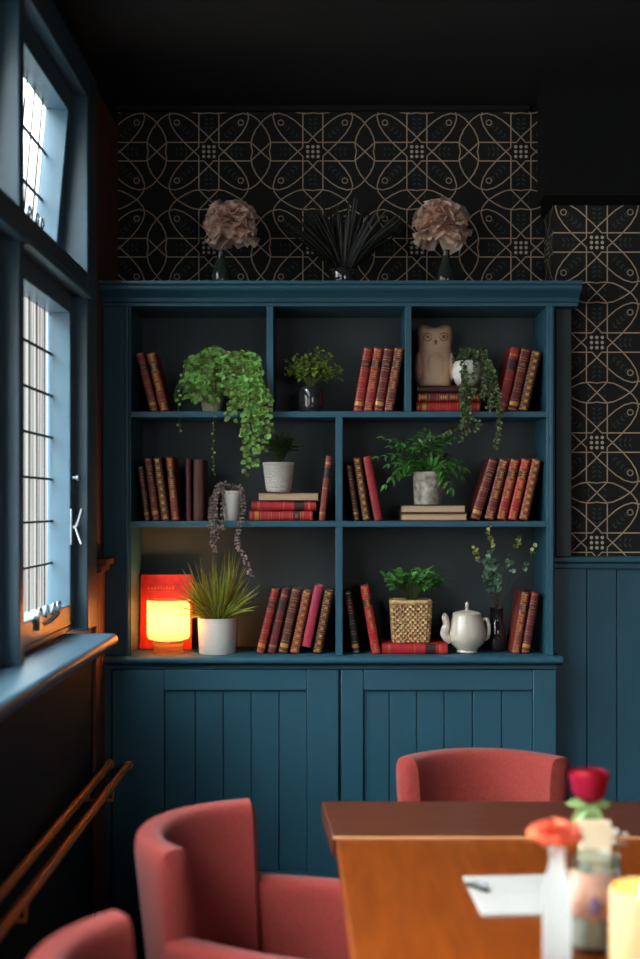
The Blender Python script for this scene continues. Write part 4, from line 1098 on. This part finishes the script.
vs = [jr + Vector((.0422 * math.cos(-PI / 2 - .1 + .22 * math.cos(k * PI / 6)), .0424 * math.sin(-PI / 2 - .1 + .22 * math.cos(k * PI / 6)), .085 + .016 * math.sin(k * PI / 6))) for k in range(12)]
m_.add(vs, [tuple(range(12))], 1)
m_.build('label', [mat('pink_label', (214, 164, 142), rough=.7, var=.05), mat('violet_print', (126, 96, 128), rough=.7, var=.1)], t, solid=.0003)
# white sprig beside the rose
sp = Vector((PX(619, 2.22), 2.24, TZ)); t = thing('bud_vase', sp, 'small bottle with a white blossom sprig behind the candle', 'vase')
m_ = MB(); m_.lathe([(1e-5, 0), (.016, 0), (.018, .004), (.018, .06), (.010, .08), (.010, .095), (.012, .097), (.009, .097), (.008, .08), (.016, .058), (1e-5, .005)], sp, 20); m_.build('bottle', clear_glass, t, smooth=50)
m_ = MB(); hd = P(617, 838, 2.24); m_.tube(smooth_path([sp + Vector((0, 0, .01)), sp + Vector((.0, 0, .09)), hd], 8), .0016, 6); m_.build('stem', stem_m, t)
m_ = MB()
for k in range(7): petals(m_, hd + rvec(.016), .012, 9, rr, flat=.8)
m_.build('flower_head', mat('white_petals', (226, 214, 200), rough=.6, var=.05, trans=.3), t, smooth=180)
# candle
cn = Vector((PX(646, 1.87), 1.87, TZ))
t = thing('candle', cn, 'lit cream pillar candle at the right edge of the table', 'candle')
wax = bpy.data.materials.new('glowing_wax'); wax.use_nodes = True
b = wax.node_tree.nodes['Principled BSDF']; b.inputs['Base Color'].default_value = lin((188, 156, 112)); b.inputs['Roughness'].default_value = .4
b.inputs['Subsurface Weight'].default_value = 1.0; b.inputs['Subsurface Radius'].default_value = (1.0, .5, .2); b.inputs['Subsurface Scale'].default_value = .04
m_ = MB(); m_.lathe([(1e-5, 0), (.052, 0), (.056, .003), (.056, .148), (.053, .153), (.049, .150), (.040, .128), (.020, .118), (1e-5, .117)], cn, 40); m_.build('wax', wax, t, smooth=50)
m_ = MB(); m_.tube([cn + Vector((0, 0, .115)), cn + Vector((.001, 0, .135))], .0014, 6); m_.build('wick', blk, t)
m_ = MB(); m_.lathe([(1e-5, .128), (.005, .134), (.0075, .144), (.005, .158), (1e-5, .176)], cn, 14); m_.build('flame', glow_mat('candle_flame', (255, 190, 100), 40), t)
ld = bpy.data.lights.new('candle_light', 'POINT'); ld.energy = .2; ld.color = (1, .55, .22); ld.shadow_soft_size = .012
lo_ = bpy.data.objects.new('flame_light', ld); C.objects.link(lo_); lo_.location = (0, 0, .158); lo_.parent = t

# ------------------------------------------------------------------ daylight
wd = bpy.data.worlds.new('overcast_sky'); bpy.context.scene.world = wd; wd.use_nodes = True
nt = wd.node_tree; N = nt.nodes; L = nt.links
bg = N['Background']
tc = N.new('ShaderNodeTexCoord'); sp_ = N.new('ShaderNodeSeparateXYZ'); L.new(tc.outputs['Generated'], sp_.inputs['Vector'])
cr = N.new('ShaderNodeValToRGB'); L.new(sp_.outputs['Z'], cr.inputs['Fac'])
e = cr.color_ramp.elements
e[0].position = 0.0; e[0].color = (.0125, .0123, .0117, 1)
e[1].position = 1.0; e[1].color = (.36, .42, .45, 1)
k = e.new(.20); k.color = (.014, .0138, .0132, 1)
k = e.new(.38); k.color = (.22, .245, .25, 1)
k = e.new(.55); k.color = (.56, .64, .67, 1)
ny = N.new('ShaderNodeMath'); ny.operation = 'MULTIPLY'; ny.inputs[1].default_value = -1; ny.use_clamp = True; L.new(sp_.outputs['X'], ny.inputs[0])
ad = N.new('ShaderNodeVectorMath'); ad.operation = 'MULTIPLY_ADD'; ad.inputs[1].default_value = (.19, .205, .21)
pw = N.new('ShaderNodeMath'); pw.operation = 'POWER'; pw.inputs[1].default_value = 2.2; L.new(ny.outputs[0], pw.inputs[0]); L.new(pw.outputs[0], ad.inputs[0]); L.new(cr.outputs['Color'], ad.inputs[2]); fy = N.new('ShaderNodeMath'); fy.operation = 'MULTIPLY'; fy.inputs[1].default_value = -1; fy.use_clamp = True; L.new(sp_.outputs['Y'], fy.inputs[0])
fp = N.new('ShaderNodeMath'); fp.operation = 'POWER'; fp.inputs[1].default_value = 3; L.new(fy.outputs[0], fp.inputs[0])
af = N.new('ShaderNodeVectorMath'); af.operation = 'MULTIPLY_ADD'; af.inputs[1].default_value = (.062, .064, .064)  # sky brightness added behind the camera to feed the frontal fill
L.new(fp.outputs[0], af.inputs[0]); L.new(ad.outputs[0], af.inputs[2]); L.new(af.outputs[0], bg.inputs['Color'])
bg.inputs['Strength'].default_value = 27.0
yy = 3.86
pl = bpy.data.lights.new('window_portal', 'AREA'); pl.shape = 'RECTANGLE'; pl.size = 3.5; pl.size_y = 1.75
pl.cycles.is_portal = True
po = bpy.data.objects.new('window_portal', pl); C.objects.link(po); po.location = (-.92, 2.12, 1.98)
po.rotation_euler = Matrix(((0, 0, -1), (1, 0, 0), (0, -1, 0))).to_euler()
po.rotation_euler = (Vector((1, 0, 0))).to_track_quat('-Z', 'Z').to_euler()

pl = bpy.data.lights.new('window_portal', 'AREA'); pl.shape = 'RECTANGLE'; pl.size = FILL_OPEN[1] - FILL_OPEN[0]; pl.size_y = FILL_OPEN[3] - FILL_OPEN[2]  # portal of the fill opening added behind the camera
pl.cycles.is_portal = True
po = bpy.data.objects.new('window_portal', pl); C.objects.link(po); po.location = ((FILL_OPEN[0] + FILL_OPEN[1]) / 2, -3.12, (FILL_OPEN[2] + FILL_OPEN[3]) / 2)
po.rotation_euler = (Vector((0, 1, 0))).to_track_quat('-Z', 'Z').to_euler()

# ------------------------------------------------------------------ camera
cam = bpy.data.cameras.new('camera'); co = bpy.data.objects.new('camera', cam); C.objects.link(co)
co.location = (0, 0, EYE); co.rotation_euler = (PI / 2, 0, 0)
cam.sensor_fit = 'VERTICAL'; cam.sensor_height = 36; cam.sensor_width = 24; cam.lens = F / 959 * 36
cam.shift_x = -(CX - 320) / 959; cam.shift_y = (CY - 479.5) / 959
cam.clip_start = .05
cam.dof.use_dof = True; cam.dof.focus_distance = 4.2; cam.dof.aperture_fstop = 1.7
sc = bpy.context.scene; sc.camera = co
sc.view_settings.view_transform = 'Standard'; sc.view_settings.look = 'None'; sc.view_settings.gamma = 1; sc.view_settings.use_curve_mapping = False
sc.view_settings.exposure = 0.72
sc.cycles.use_denoising = True
sc.cycles.max_bounces = 8; sc.cycles.transparent_max_bounces = 16; sc.cycles.sample_clamp_indirect = 6
